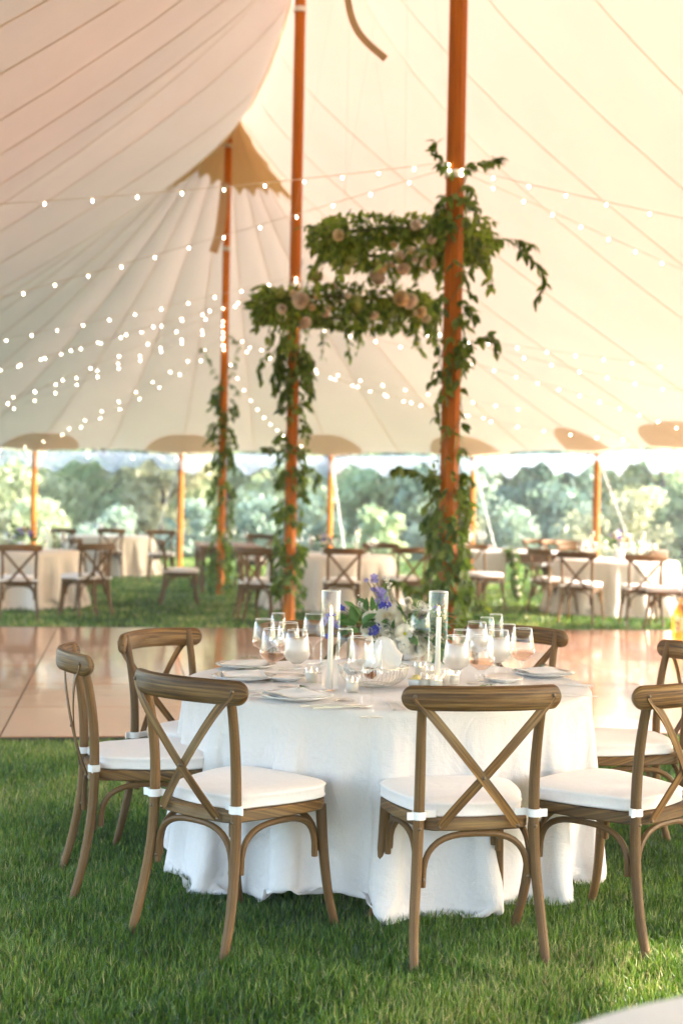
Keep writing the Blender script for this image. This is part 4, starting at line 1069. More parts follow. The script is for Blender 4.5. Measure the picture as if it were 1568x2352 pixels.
cut(KNIFE, 'knife', *zB(1270, 805), 1.35, 'knife on the right rim of the table')
cut(FORK, 'fork', *zB(740, 750), .8, 'fork on the right side plate')
cut(SPOON, 'spoon', *zB(1350, 900), 1.5, 'spoon beyond the front right chair rail')
cut(SPOON, 'spoon', *zB(700, 1012), 1.4, 'spoon under the front right chair rail')

# hurricane cylinders with taper candles
cyl_mb = MB(); cyl_mb.lathe([(.001, .004), (.0365, .003), (.038, .010), (.038, .388), (.0375, .390)], 32); CYL = cyl_mb.mesh('glass_cylinder', M['glass_thick'], 'all')
crim = MB(); crim.tube([(.037 * math.cos(2 * PI * k / 32), .037 * math.sin(2 * PI * k / 32), .39) for k in range(32)], .0014, 5, closed=True); CRIM = crim.mesh('rim', M['glass_rim'], 'all')
tap = MB(); tap.lathe([(.001, .012), (.0115, .012), (.0108, .15), (.0098, .285), (.008, .290), (.001, .288)], 16); TAPER = tap.mesh('taper_candle', M['wax'], 'all')
fl = MB(); fl.lathe([(.0008, 0), (.0042, .006), (.0052, .013), (.0036, .024), (.0015, .034), (.0003, .040)], 10); FLAME = fl.mesh('flame', M['flame'], 'all')
wk = MB(); wk.tube([(0, 0, -.008), (0, 0, .004)], .0007, 4); WICK = wk.mesh('wick', M['dark'])
def hurricane(x, y, z, label, group, s=1., lit=True):
    o = empty('hurricane_candle', (x, y, z)); o.scale = (s, s, s); tag(o, label, 'candle holder', group)
    link('glass_cylinder', CYL, o); link('rim', CRIM, o); t = link('taper_candle', TAPER, o, (0, 0, 0), (random.uniform(-.01, .01), random.uniform(-.01, .01), 0))
    link('wick', WICK, t, (0, 0, .292))
    if lit: link('flame', FLAME, t, (0, 0, .294))
p = gr(*zA(718, 198), TZ + .39); hurricane(p.x, p.y, TZ, 'tall glass cylinder with lit taper left of the flowers', 'glass candle cylinders on the white table')
p = gr(*zA(1403, 203), TZ + .39); hurricane(p.x, p.y, TZ, 'tall glass cylinder with lit taper right of the flowers', 'glass candle cylinders on the white table')
# votives
vm = MB(); vm.lathe([(.001, .003), (.024, .002), (.026, .006), (.028, .062), (.0272, .063), (.0262, .061), (.0245, .008), (.001, .007)], 20); VOT = vm.mesh('votive_glass', M['glass'], 'all')
vw = MB(); vw.lathe([(.001, .008), (.0243, .008), (.0254, .042), (.001, .041)], 20); VWX = vw.mesh('wax', M['votive_wax'], 'all')
VRIM = rim_mesh(.0275, .063)
def votive(X, Y, label, z=TZ, grp='votive candles on the white table'):
    p = gr(X, Y, z); o = empty('votive_candle', (p.x, p.y, z)); tag(o, label, 'votive candle', grp)
    link('votive_glass', VOT, o); link('rim', VRIM, o); wx = link('wax', VWX, o); link('flame', FLAME, wx, (0, 0, .042), (0, 0, 0), .5)
votive(*zA(852, 848), 'votive candle under the large wine glass')
votive(*zA(590, 785), 'votive candle left of the left cylinder')
votive(*zA(1285, 745), 'votive candle between flowers and right cylinder')
votive(*zA(1328, 825), 'votive candle in front of the butter dish row, left')
votive(*zA(1385, 835), 'votive candle nearest the front chair rail')
votive(*zA(1440, 800), 'votive candle under the right cylinder')
votive(*zA(1493, 800), 'votive candle right of the right cylinder')
votive(*zA(1360, 770), 'votive candle behind the front row of votives')
# butter ramekin
p = gr(*zA(1262, 815), TZ); o = empty('butter_dish', p); tag(o, 'small white ramekin heaped with yellow butter', 'ramekin')
mb = MB(); mb.lathe([(.001, .001), (.030, .001), (.036, .034), (.0345, .035), (.029, .006), (.001, .005)], 24); link('ramekin', mb.mesh('ramekin', M['china'], 'all'), o)
mb = MB(); vs = []
for i in range(7):
    for j in range(16):
        a = 2 * PI * j / 16; q = 1 - i / 6; vs.append((.033 * q * math.cos(a), .033 * q * math.sin(a), .030 + .016 * (1 - q * q) * (1 + .35 * math.sin(3 * a)) + .003 * math.sin(9 * q + 2 * a)))
mb.add(vs, grid_faces(7, 16, True)); link('butter', mb.mesh('butter', M['butter'], 'all'), o)
# wire bread basket with napkin
p = gr(*zA(985, 810), TZ); BR = .142
o = empty('bread_basket', p); tag(o, 'silver wire bread basket in front of the flowers', 'basket')
mb = MB(); ringp = lambda r, z, n=40: [(r * math.cos(2 * PI * k / n), r * math.sin(2 * PI * k / n), z) for k in range(n)]
mb.tube(ringp(BR, .085), .0022, 6, closed=True); mb.tube(ringp(.052, .004), .003, 6, closed=True); mb.tube(ringp(.056, .014), .0015, 6, closed=True); link('wire_ring', mb.mesh('wire_ring', M['iron'], 'all'), o)
rib = MB(); rib.tube(sm([(.052, 0, .004), (.095, 0, .016), (.128, 0, .042), (BR, 0, .085)], 4), .0011, 5); RIB = rib.mesh('wire_rib', M['iron'], 'all')
for k in range(52): link('wire_rib', RIB, o, (0, 0, 0), (0, 0, 2 * PI * k / 52))
# napkin in basket
mb = MB(); vs = []; n = 28
for i in range(n + 1):
    for j in range(n + 1):
        u, v = (i / n - .5) * 2, (j / n - .5) * 2; r = math.hypot(u, v); an = math.atan2(v, u)
        R_ = .120 * min(r, 1) + .012 * max(0, r - 1)
        z = .020 + .055 * min(r, 1.05) ** 2 + .030 * noise.noise(Vector((u * 2.2, v * 2.2, 3.1))) + .012 * math.sin(an * 5 + r * 3) * r
        pk = math.exp(-((u - .25) ** 2 + (v - .1) ** 2) * 3.0) * .155 + math.exp(-((u - .62) ** 2 + (v + .2) ** 2) * 9) * .05
        vs.append((R_ * math.cos(an), R_ * math.sin(an), z + pk + .006 * abs(math.sin(u * 9 + v * 6))))
mb.add(vs, grid_faces(n + 1, n + 1)); nb = link('bread_napkin', mb.mesh('bread_napkin', M['napkin'], 'all'), None, (p.x, p.y, TZ)); tag(nb, 'white napkin bunched up inside the wire bread basket', 'napkin')
mb = MB(); mb.lathe([(.001, -.022), (.018, -.018), (.026, 0), (.02, .02), (.001, .026)], 12)
br = link('bread_roll', mb.mesh('bread_roll', M['bread'], 'all'), None, (p.x - .015, p.y - .075, TZ + .062), (.3, .2, 0), (1, .8, 1)); tag(br, 'dark crusty bread roll showing at the front of the wire basket', 'bread')

# centrepiece
CP = gr(*zA(1190, 640), TZ); CP.y += .02
cpo = empty('flower_centrepiece', (CP.x, CP.y, TZ)); tag(cpo, 'low arrangement of white roses and blue delphinium with greenery between two candle cylinders', 'flowers')
B0 = cpo.location.copy(); cpo.scale = (1.16, 1.1, 1.1)
mb = MB(); mb.lathe([(.001, .003), (.04, .002), (.062, .03), (.068, .07), (.060, .105), (.057, .105), (.064, .07), (.058, .03), (.001, .008)], 28); link('glass_bowl', mb.mesh('glass_bowl', M['china'], 'all'), cpo)
def zC(X, Y): return (721.3 + .22 * X, 1285.7 + .22 * Y)
FD = CP.y
LIS = lisianthus_mesh('lisianthus', M['white_petal'], M['yellow'])
BIG = rose_mesh('rose', M['white_petal'], r=.05, layers=8, seed=9, open_=.75); BIGC = rose_mesh('rose', M['cream_petal'], r=.03, layers=5, seed=12, open_=.5)
STAT = cluster_mesh('statice', M['white_petal'], .03, 70, .007, 8); FLB = floret_mesh('delphinium_floret', M['blue_petal'], .017, 5, 25); FLL = floret_mesh('delphinium_floret', M['lilac_petal'], .017, 5, 40); FLS = floret_mesh('bud', M['white_petal'], .012, 5, 55)
stems = MB()
def put(nm, me, X, Y, d, tilt=(0, -1, .35), s=1., jit=.2):
    q = at(*zC(X, Y), d); nrm = Vector(tilt) + Vector((random.gauss(0, jit), random.gauss(0, jit * .5), random.gauss(0, jit)))
    stems.tube([q, q.lerp(Vector((CP.x, CP.y, TZ + .08)), .5) + Vector((0, .01, -.01)), Vector((CP.x, CP.y, TZ + .06))], .0013, 4, cap=False)
    return link(nm, me, cpo, q - B0, nrm.to_track_quat('Z', 'Y').to_euler(), s)
put('rose', BIG, 790, 640, FD - .075, (0, -1, .55), 1.); 
l_ = link('rose_heart', BIGC, cpo, at(*zC(785, 630), FD - .105) - B0, Vector((0, -1, .5)).to_track_quat('Z', 'Y').to_euler(), .62)
put('rose', ROSE_W[0], 800, 760, FD - .09, (0, -1, .1), .8)
put('lisianthus', LIS, 945, 800, FD - .11, (.05, -1, .25), .95, .05)
put('rose', BIG, 1110, 850, FD - .07, (.35, -1, .2), .78); put('rose', ROSE_W[1], 1060, 930, FD - .08, (.1, -1, -.1), .8); put('rose', ROSE_W[1], 1010, 840, FD - .06, (.2, -1, .4), .7)
put('rose', ROSE_W[1], 990, 590, FD - .03, (.2, -.8, .8), .62); put('rose', ROSE_W[0], 972, 490, FD, (.1, -.5, 1), .42); put('rose', ROSE_W[0], 640, 650, FD - .05, (-.3, -1, .4), .72)
put('rose', ROSE_W[1], 590, 565, FD, (-.3, -.6, .8), .5); put('rose', ROSE_W[0], 480, 735, FD - .03, (-.6, -.8, .3), .5); put('rose', ROSE_W[0], 620, 760, FD - .07, (-.3, -1, .1), .7)
put('rose', ROSE_W[0], 1090, 610, FD + .02, (.4, -.6, .7), .5); put('rose', ROSE_W[1], 840, 540, FD + .01, (0, -.6, .9), .5)
for X, Y, s in ((760, 850, 1.), (840, 870, .9), (910, 900, 1.1), (960, 930, 1.), (1000, 700, .7)): put('statice', STAT, X, Y, FD - .09, s=s)
for X, Y, s in ((285, 640, 1.2), (300, 690, 1.), (390, 545, .9), (370, 555, .8), (650, 775, 1.1), (715, 735, 1.1), (745, 725, .9), (690, 760, .9), (780, 545, 1.), (740, 530, .9), (290, 810, .8), (340, 720, .8), (800, 520, .8), (1150, 745, .8), (1080, 740, .7), (260, 820, .7)):
    put('delphinium_floret', FLB, X, Y, FD - .09, s=s, jit=.6)
for X, Y, s in ((640, 285, .8), (670, 265, .9), (600, 285, .6), (690, 290, .7), (665, 360, .8), (700, 390, 1.), (680, 400, .9), (740, 400, 1.), (720, 440, 1.), (750, 430, .9), (735, 480, 1.), (700, 495, .9), (765, 470, .9), (725, 520, .9), (225, 680, 1.), (215, 690, .8), (1200, 600, 1.), (1240, 590, .9), (1110, 650, .9), (1120, 560, .8), (1165, 580, .8), (1210, 540, .7), (1140, 600, .8)):
    put('delphinium_floret', FLL, X, Y, FD - .02, s=s, jit=.8)
for X, Y, s in ((790, 280, .9), (800, 310, 1.), (780, 300, .8), (810, 350, 1.), (790, 370, .9), (820, 330, .7), (530, 440, .5), (550, 470, .5), (1220, 960, 1.), (1200, 950, .9), (1190, 990, .7)):
    put('bud', FLS, X, Y, FD, (0, -.5, .8), s, .5)
for X, Y, s in ((1185, 800, .55), (1170, 900, .5), (900, 560, .45), (1050, 720, .5), (880, 700, .6)): put('rose', random.choice(ROSE_W), X, Y, FD - .06, (.3, -1, .4), s)
for X, Y, s in ((1130, 560, .8), (1090, 520, .6), (1240, 640, .9), (560, 520, .6), (1250, 850, .6), (680, 840, .7)): put('statice', STAT, X, Y, FD - .04, s=s)
SAL = leaf_mesh('leaf', M['leaf_dark'], L=.092, W=.044, fold=.25, droop=.2); NAR = leaf_mesh('leaf', M['leaf_dark'], L=.08, W=.019, fold=.25, droop=.25)
def cleaf(me, X, Y, dx, dy, s=1., d=None, zf=-.25):
    q = at(*zC(X, Y), d or FD - .09); di = Vector((dx, zf, dy)); link('leaf', me, cpo, q - B0, leaf_rot(di, random.uniform(.6, 1.3) * random.choice((-1, 1))), s)
q = at(*zC(520, 690), FD - .08); link('leaf', SAL, cpo, q - B0, leaf_rot(Vector((-.45, -.25, 1)), 1.3), .9)
for (X, Y, dx, dy, s) in ((610, 580, -.2, 1, .7), (650, 580, .1, 1, .75), (700, 590, 0, 1, .7), (770, 480, .1, 1, .7), (560, 700, .5, .5, .8), (520, 700, -1, .1, .9), (470, 690, -1, .35, .8), (430, 660, -1, .3, .7), (540, 780, -.6, .2, .7), (560, 750, .6, .4, .8), (450, 770, -.8, -.3, .6), (700, 930, -.2, .9, .8), (690, 850, -.2, -1, .7), (560, 640, -.4, .8, .7), (500, 560, -.7, .6, .6), (600, 500, -.6, .3, .5)):
    cleaf(SAL, X, Y, dx, dy, s)
for k in range(60):
    t = random.random(); cleaf(NAR, 1020 + 220 * t + random.gauss(0, 25), 760 - 90 * t + random.gauss(0, 40), random.uniform(.2, 1), random.uniform(-.3, .7), random.uniform(.6, 1.1))
for (X, Y, dx, dy) in ((1190, 900, .9, -.1), (1200, 930, .8, -.5), (1220, 1000, .6, -.3), (1190, 890, .5, .8), (1230, 940, 1, -.7), (1210, 1010, -.2, -.9), (1230, 1000, .6, -.6), (850, 810, -.2, 1.), (980, 690, .4, .8), (960, 680, -.3, .9), (1250, 760, .8, -.4), (920, 620, -.2, 1), (1060, 620, -.1, 1)): cleaf(NAR, X, Y, dx, dy, 1.15, zf=-.5)
for k in range(90):
    a = random.uniform(0, 2 * PI); rr = random.uniform(.04, .14); q = Vector((CP.x + rr * math.cos(a) * 1.2, CP.y + rr * math.sin(a), TZ + random.uniform(.08, .2)))
    link('leaf', random.choice((SAL, NAR)), cpo, q - B0, leaf_rot(Vector((math.cos(a), math.sin(a), random.uniform(-.3, .8)))), random.uniform(.6, 1.))
link('stem', stems.mesh('stem', M['stem'], 'all', B0), cpo)

# near table corner at lower right, out of focus
near_c = cloth_mesh('tablecloth', M['linen2'] if 'linen2' in M else M['napkin'], .84, 1.62, TT, 16, 140, 50, 21, it=5)
nt_ = link('tablecloth', near_c, None, (.90, 1.43, 0)); tag(nt_, 'cream cloth of a second table cut off at the lower right corner', 'tablecloth')

# ------------------------------------------------------------------ background tables
def bg_glasses(c, r, n, where, hot=0):
    for k in range(n):
        a = random.uniform(0, 2 * PI); q = r * math.sqrt(random.uniform(.25, 1)); kd = random.choice('wwft')
        glass_thing(kd, c.x + q * math.cos(a), c.y + q * math.sin(a), TZ, 'clear stemmed glass among many on ' + where, 'glasses on ' + where, random.choice((None, None, 'c')) if kd == 'w' else None, rims=True)
def small_bouquet(x, y, z, label, seed, s=1.):
    o = empty('flower_bouquet', (x, y, z)); o.scale = (s, s, s); tag(o, label, 'flowers', 'small bouquets on the far tables')
    mb = MB(); mb.lathe([(.001, .002), (.04, .002), (.05, .06), (.045, .10)], 16); link('vase', mb.mesh('vase', M['china'], 'all'), o)
    rnd = random.Random(seed)
    for k in range(16):
        a = rnd.uniform(0, 2 * PI); q = rnd.uniform(.0, .11); p = Vector((q * math.cos(a), q * math.sin(a), .13 + .10 * rnd.random() + .05 * (1 - q / .11)))
        nm, me, sc_ = rnd.choice((('rose', ROSE_W[0], .8), ('rose', ROSE_C, .8), ('rose', ROSE_B[0], .8), ('delphinium_floret', FLL, 1.8), ('delphinium_floret', FLB, 1.6)))
        link(nm, me, o, p, (p - Vector((0, .0, .05)) + Vector((0, -.1, 0))).to_track_quat('Z', 'Y').to_euler(), sc_)
    for k in range(26):
        a = rnd.uniform(0, 2 * PI); q = rnd.uniform(.02, .12); p = Vector((q * math.cos(a), q * math.sin(a), rnd.uniform(.09, .26)))
        link('leaf', SAL, o, p, leaf_rot(Vector((math.cos(a), math.sin(a), rnd.uniform(-.2, 1)))), 1.1)
def round_bg(c, label, rz, where, ng=10):
    o = link('tablecloth', bg_cloth, None, c, (0, 0, rz)); tag(o, label, 'tablecloth', 'floor-length beige tablecloths of the far round tables')
    bg_glasses(c, .68, ng, where)
T1 = Vector((-4.4, 19.3, 0)); T2 = Vector((-.12, 19.8, 0)); T3 = Vector((3.85, 19.9, 0)); T4 = Vector((-4.45, 27.3, 0)); T5 = Vector((-2.5, 27.0, 0))
round_bg(T1, 'beige tablecloth on the round table at the far left', .4, 'the left far table', 10)
round_bg(T2, 'beige tablecloth on the round table behind the middle pole', 1.9, 'the middle far table', 10)
round_bg(T3, 'beige tablecloth on the round table at the far right', 2.7, 'the right far table', 18)
round_bg(T4, 'pale tablecloth on a distant round table left of the farthest pole', 3.3, 'the distant left table', 8)
small_bouquet(T1.x + .1, T1.y - .1, TZ, 'small cream bouquet on the left far table', 1, 1.15); small_bouquet(T2.x - .1, T2.y - .3, TZ, 'small bouquet on the table behind the middle pole', 2); small_bouquet(T3.x + .05, T3.y, TZ, 'pastel bouquet among glasses on the right far table', 3, 1.4)
for (t, dx, dy, w_) in ((T1, -.3, -.2, 'left of the bouquet on the left far table'), (T1, .45, -.1, 'right of the bouquet on the left far table'), (T3, -.33, .1, 'left on the right far table'), (T3, .4, .2, 'right on the right far table'), (T2, .35, .1, 'on the middle far table')):
    hurricane(t.x + dx, t.y + dy, TZ, 'glass cylinder candle ' + w_, 'glass candle cylinders on the far tables')
BGG = 'cross-back chairs round the far tables'
def bgc(X, Y, label, center=None, face=None): chair_at_rail(X, Y, label, center=center or TC, group=BGG, main=False, face=face)
bgc(46, 1258, 'dark cross-back chair at the left edge before the far left table', T1)
bgc(226, 1256, 'cross-back chair right of the far left table, angled', None, 35)
bgc(248, 1255, 'cross-back chair overlapping the angled chair by the far left table', None, 75)
bgc(182, 1243, 'reddish cross-back chair behind the far left table', T1)
bgc(142, 1219, 'dark cross-back chair behind the far left table glasses', T4)
bgc(256, 1219, 'dark cross-back chair in front of the distant pale table', T4)
bgc(370, 1222, 'pale cross-back chair beside the second side post', None, 190)
bgc(365, 1246, 'cross-back chair seen side-on at the end of the left farm table', None, -80)
bgc(582, 1266, 'dark cross-back chair between the farthest and middle poles', None, -25)
bgc(545, 1262, 'cross-back chair seen side-on right of the farthest pole', None, -70)
bgc(600, 1232, 'cross-back chair behind the pair between the poles', None, 160)
bgc(791, 1266, 'cross-back chair in front of the middle far table', T2)
bgc(875, 1253, 'cross-back chair showing over the middle far table', None, 170)
bgc(952, 1264, 'light cross-back chair between the middle far table and thick pole', None, 25)
bgc(1080, 1256, 'cross-back chair just right of the thickest pole under the farm table', None, -150)
bgc(1321, 1275, 'left cross-back chair in front of the far right table', T3)
bgc(1484, 1281, 'right cross-back chair in front of the far right table', T3)
bgc(1229, 1266, 'cross-back chair seen side-on left of the far right table', None, -62)
bgc(1310, 1258, 'cross-back chair behind the left front chair of the far right table', None, 200)
bgc(1519, 1270, 'reddish cross-back chair behind the far right table', T3)
bgc(1226, 1243, 'first of three chairs along the right farm table', None, 200)
bgc(1270, 1245, 'second of three chairs along the right farm table', None, 200)
bgc(1302, 1247, 'third of three chairs along the right farm table', None, 200)
bgc(1592, 1284, 'cross-back chair cut by the right edge beside the far right table', None, 70)
def farm_table(x, y, rz, L, Wd, label):
    o = empty('farm_table', (x, y, 0), rz); tag(o, label, 'table')
    mb = MB(); mb.box((-Wd / 2, -L / 2, .725), (Wd / 2, L / 2, .76)); link('tabletop', mb.mesh('tabletop', M['farm'], smooth=False), o)
    mb = MB(); a, b = Wd / 2 - .06, L / 2 - .06
    mb.box((-a, -b, .62), (a, -b + .03, .724)); mb.box((-a, b - .03, .62), (a, b, .724)); mb.box((-a, -b + .031, .62), (-a + .03, b - .031, .724)); mb.box((a - .03, -b + .031, .62), (a, b - .031, .724)); link('apron', mb.mesh('apron', M['farm'], smooth=False), o)
    lg = MB(); lg.sweep([(0, 0, 0), (0, 0, .6), (0, 0, .724)], [(-.045, -.045), (.045, -.045), (.045, .045), (-.045, .045)], [.7, 1, 1], up=(0, 1, 0)); lm = lg.mesh('leg', M['farm'], smooth=False)
    for sx in (-1, 1):
        for sy in (-1, 1): link('leg', lm, o, (sx * (a - .01), sy * (b - .01), 0))
    return o
cA = gr(443, 1365); fa = rad(-14)
A_c = cA + Vector((.42, 1.15, 0)); farm_table(A_c.x, A_c.y, fa * 0 + rad(8), 2.4, 1.0, 'wooden farm table left of the farthest pole')
cB = gr(1112, 1367); B_c = cB + Vector((-.30, 1.3, 0)); farm_table(B_c.x, B_c.y, rad(-8), 2.6, 1.0, 'wooden farm table right of the thickest pole')
for k in range(26):
    q = B_c + Matrix.Rotation(rad(-8), 3, 'Z') @ Vector((random.uniform(-.42, .42), random.uniform(-1.2, 1.1), 0))
    glass_thing(random.choice('wft'), q.x, q.y, TZ, 'clear stemmed glass among many on the right farm table', 'glasses on the right farm table', None)
for k in range(10):
    q = A_c + Vector((random.uniform(-.4, .4), random.uniform(-1.0, 1.0), 0)); glass_thing(random.choice('wft'), q.x, q.y, TZ, 'clear stemmed glass among several on the left farm table', 'glasses on the left farm table', None)
hurricane(B_c.x + .1, B_c.y - .2, TZ, 'glass cylinder candle on the right farm table', 'glass candle cylinders on the far tables'); hurricane(B_c.x - .2, B_c.y + .6, TZ, 'glass cylinder candle toward the back of the right farm table', 'glass candle cylinders on the far tables')
# second, linen covered farm table end with hanging garland
g0 = at(1180, 1252, 21.6)
rn = MB(); gx = g0.x
rn.box((gx - .62, g0.y - .02, .764), (gx + .9, g0.y + 1.5, .770)); rn.box((gx - .62, g0.y - .03, .30), (gx - .12, g0.y - .021, .770))
o = link('table_runner', rn.mesh('table_runner', M['runner'], smooth=False)); tag(o, 'grey linen hanging over the end of the garlanded table', 'table runner')
farm_table(gx + .15, g0.y + 1.3, 0, 2.6, 1.5, 'linen covered table with a leafy garland hanging off its end')
o = empty('table_garland', (gx, g0.y - .06, 0)); tag(o, 'leafy green garland hanging down the end of the far table', 'garland')
stems = MB(); lv = []
P = smooth_path([Vector((gx - .05, g0.y + .5, .80)), Vector((gx - .03, g0.y, .80)), Vector((gx, g0.y - .08, .6)), Vector((gx + .03, g0.y - .08, .3)), Vector((gx + .08, g0.y - .08, .08))], 12)
stems.tube(P, .006, 5)
for q in P:
    for k in range(9):
        a = random.uniform(0, 2 * PI); dd = Vector((math.cos(a), -abs(math.sin(a)), random.uniform(-1, .3))); lv.append((q + Vector((random.gauss(0, .03), random.gauss(0, .02), 0)), leaf_rot(dd), random.uniform(.7, 1.1)))
link('stem', stems.mesh('stem', M['stem'], 'all', o.location), o)
for (q, e, s) in lv[:290]: link('leaf', random.choice(VLEAF), o, q - o.location, e, s)
if len(lv) > 290: bulk_obj('foliage', lv[290:], leaf_geo(.08, .04, .25, .3), M['leaf'], o)
for q in P[14::6]: link('rose', ROSE_W[0], o, q + Vector((0, -.05, 0)) - o.location, (PI / 2, 0, 0), .8)
# amber glass jug at the right edge
p = gr(1563, 1470, .045); o = empty('amber_jug', p); tag(o, 'amber glass jug standing on the floor at the right edge', 'jug')
mb = MB(); mb.lathe([(.001, .003), (.09, .002), (.105, .02), (.108, .10), (.106, .26), (.095, .32), (.06, .37), (.03, .40), (.026, .45), (.034, .46), (.031, .462), (.022, .45), (.026, .40), (.055, .365), (.09, .315), (.101, .26), (.101, .03), (.001, .01)], 24); link('jug_body', mb.mesh('jug_body', M['amber'], 'all'), o)
mb = MB(); mb.box((-.04, -.112, .12), (.04, -.109, .24)); link('label_plate', mb.mesh('label_plate', simple('paper_label', (.62, .50, .22), .7)), o)

# ------------------------------------------------------------------ trees beyond the tent
def tree(x, y, h, r, mat, label, nleaf=2600, lsize=.16, trunk=True, z0=.3, cat='tree', grp='trees and shrubs beyond the tent', name='leafy_tree', squash=1.):
    o = empty(name, (x, y, 0)); tag(o, label, cat, grp)
    rnd = np.random.RandomState(int(abs(x * 31 + y * 17)) % 9999)
    nc = 26; C = []
    for k in range(nc):
        a = rnd.rand() * 6.28; q = r * .78 * math.sqrt(rnd.rand()); zz = z0 + (h - z0) * (.08 + .82 * rnd.rand()); env = math.sin(PI * min(.98, max(.12, (zz - z0) / (h - z0) * .8 + .18))) ** .7
        C.append((q * math.cos(a) * env, q * math.sin(a) * env, zz, r * (.22 + .2 * rnd.rand())))
    C = np.array(C); idx = rnd.randint(0, nc, nleaf); dirs = rnd.randn(nleaf, 3); dirs /= np.linalg.norm(dirs, axis=1)[:, None]
    pos = C[idx, :3] + dirs * C[idx, 3][:, None] * (rnd.rand(nleaf, 1) ** .4) * np.array([1, 1, .85]); pos[:, 2] = np.maximum(pos[:, 2], .05)
    nrm = dirs + rnd.randn(nleaf, 3) * .6; nrm /= np.linalg.norm(nrm, axis=1)[:, None]; tg = np.cross(nrm, rnd.randn(nleaf, 3)); tg /= np.linalg.norm(tg, axis=1)[:, None] + 1e-9; bt = np.cross(nrm, tg)
    s = lsize * (.6 + .8 * rnd.rand(nleaf, 1)); V = np.stack([pos - tg * s, pos - bt * s * .5, pos + tg * s, pos + bt * s * .5], 1).reshape(-1, 3)
    me = bpy.data.meshes.new('crown'); me.vertices.add(len(V)); me.vertices.foreach_set('co', V.ravel()); me.loops.add(len(V)); me.loops.foreach_set('vertex_index', np.arange(len(V))); me.polygons.add(nleaf)
    me.polygons.foreach_set('loop_start', np.arange(0, len(V), 4)); me.update(calc_edges=True); me.materials.append(mat)
    a = me.attributes.new('tone', 'FLOAT', 'POINT'); a.data.foreach_set('value', np.repeat((rnd.rand(nc)[idx] * .6 + rnd.rand(nleaf) * .3) * .95, 4))
    link('crown', me, o)
    if trunk:
        mb = MB(); mb.tube([(0, 0, 0), (.03, .02, h * .35), (-.04, 0, h * .75)], [h * .028, h * .02, h * .008], 8)
        for k in range(5):
            a = k * 1.3; mb.tube([(0, 0, h * (.3 + .08 * k)), (r * .3 * math.cos(a), r * .3 * math.sin(a), h * (.45 + .08 * k)), (r * .6 * math.cos(a), r * .6 * math.sin(a), h * (.55 + .08 * k))], [h * .012, h * .007, h * .003], 6)
        link('trunk', mb.mesh('trunk', M['trunk'], 'all'), o)
    return o
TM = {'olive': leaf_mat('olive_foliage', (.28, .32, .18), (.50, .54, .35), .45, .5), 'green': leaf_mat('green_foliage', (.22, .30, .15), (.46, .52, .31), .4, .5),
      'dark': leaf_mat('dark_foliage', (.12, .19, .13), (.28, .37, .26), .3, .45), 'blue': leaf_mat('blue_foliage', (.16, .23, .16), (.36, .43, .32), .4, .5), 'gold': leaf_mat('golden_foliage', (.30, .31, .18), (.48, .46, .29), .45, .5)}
trees = [(-9.6, 40, 4.6, 2.4, 'olive'), (-7.2, 43, 4.8, 2.2, 'green'), (-5.2, 41, 4.2, 1.9, 'gold'), (-3.6, 44, 5.0, 2.2, 'green'), (-1.8, 40, 3.6, 1.6, 'olive'), (-.2, 45, 5.2, 2.2, 'dark'), (1.0, 39, 3.2, 1.5, 'green'),
         (2.6, 38, 4.0, 2.0, 'blue'), (4.4, 43, 5.2, 2.3, 'olive'), (5.6, 39, 3.2, 1.6, 'dark'), (7.2, 42, 4.8, 2.2, 'olive'), (8.9, 39.5, 4.2, 1.8, 'green'), (10.4, 43, 5.0, 2.4, 'olive'), (11.5, 38, 3.0, 1.5, 'dark'),
         (-11.8, 44, 5.4, 2.6, 'green'), (13.6, 44, 5.4, 2.6, 'olive')]
words = {'olive': 'olive-green', 'green': 'mid-green', 'gold': 'yellowing', 'dark': 'dark green', 'blue': 'blue-green'}
wh = ['at the far left behind the leftmost post', 'right of the leftmost post', 'above the distant left chairs', 'left of the second side post', 'behind the second side post', 'between farthest and middle poles', 'right of the middle pole',
      'left of the thickest pole with drooping branches', 'right of the thickest pole', 'low behind the white guy strap', 'in the middle right behind the glasses', 'beside the bare grey trunk', 'behind the far right table', 'low at the far right edge', 'outside the left edge', 'outside the right edge']
for (x, y, h, r, c), q in zip(trees, wh): tree(x, y, h, r, TM[c], words[c] + ' bushy tree ' + q, 5200, .13, name='bushy_tree')
for k in range(15):       # taller woods behind
    x = -22 + k * 3.2; tree(x + random.uniform(-1, 1), 55 + random.uniform(-3, 4), random.uniform(6.5, 8.5), 3.6, TM[random.choice(('olive', 'green', 'green', 'dark', 'gold'))], 'tall tree in the pale row of woods behind the shrubs', 3600, .22, name='woodland_tree', grp='row of woods behind the shrubs')
for k in range(16):
    x = -12 + k * 1.65; tree(x + random.uniform(-.5, .5), 36 + random.uniform(-.8, 1), random.uniform(1.1, 2.0), random.uniform(.8, 1.2), TM[random.choice(('olive', 'green', 'blue', 'gold'))], 'low rounded shrub at the edge of the lawn beyond the tent', 1500, .09, trunk=False, z0=0., name='shrub', cat='shrub', grp='low shrubs at the lawn edge')
o = empty('bare_trunk', (7.05, 41, 0)); tag(o, 'bare grey tree trunk left of the right side post', 'tree'); mb = MB(); mb.tube([(0, 0, 0), (.05, 0, 2.), (-.05, 0, 4.), (.1, 0, 6.5)], [.26, .2, .17, .1], 10); mb.tube([(0, 0, 2.1), (.4, 0, 2.9), (.9, .1, 4.5)], [.1, .07, .03], 8); link('trunk', mb.mesh('trunk', simple('grey_bark', (.20, .19, .19), .9, noise_amt=.3, noise_scale=5), 'all'), o)
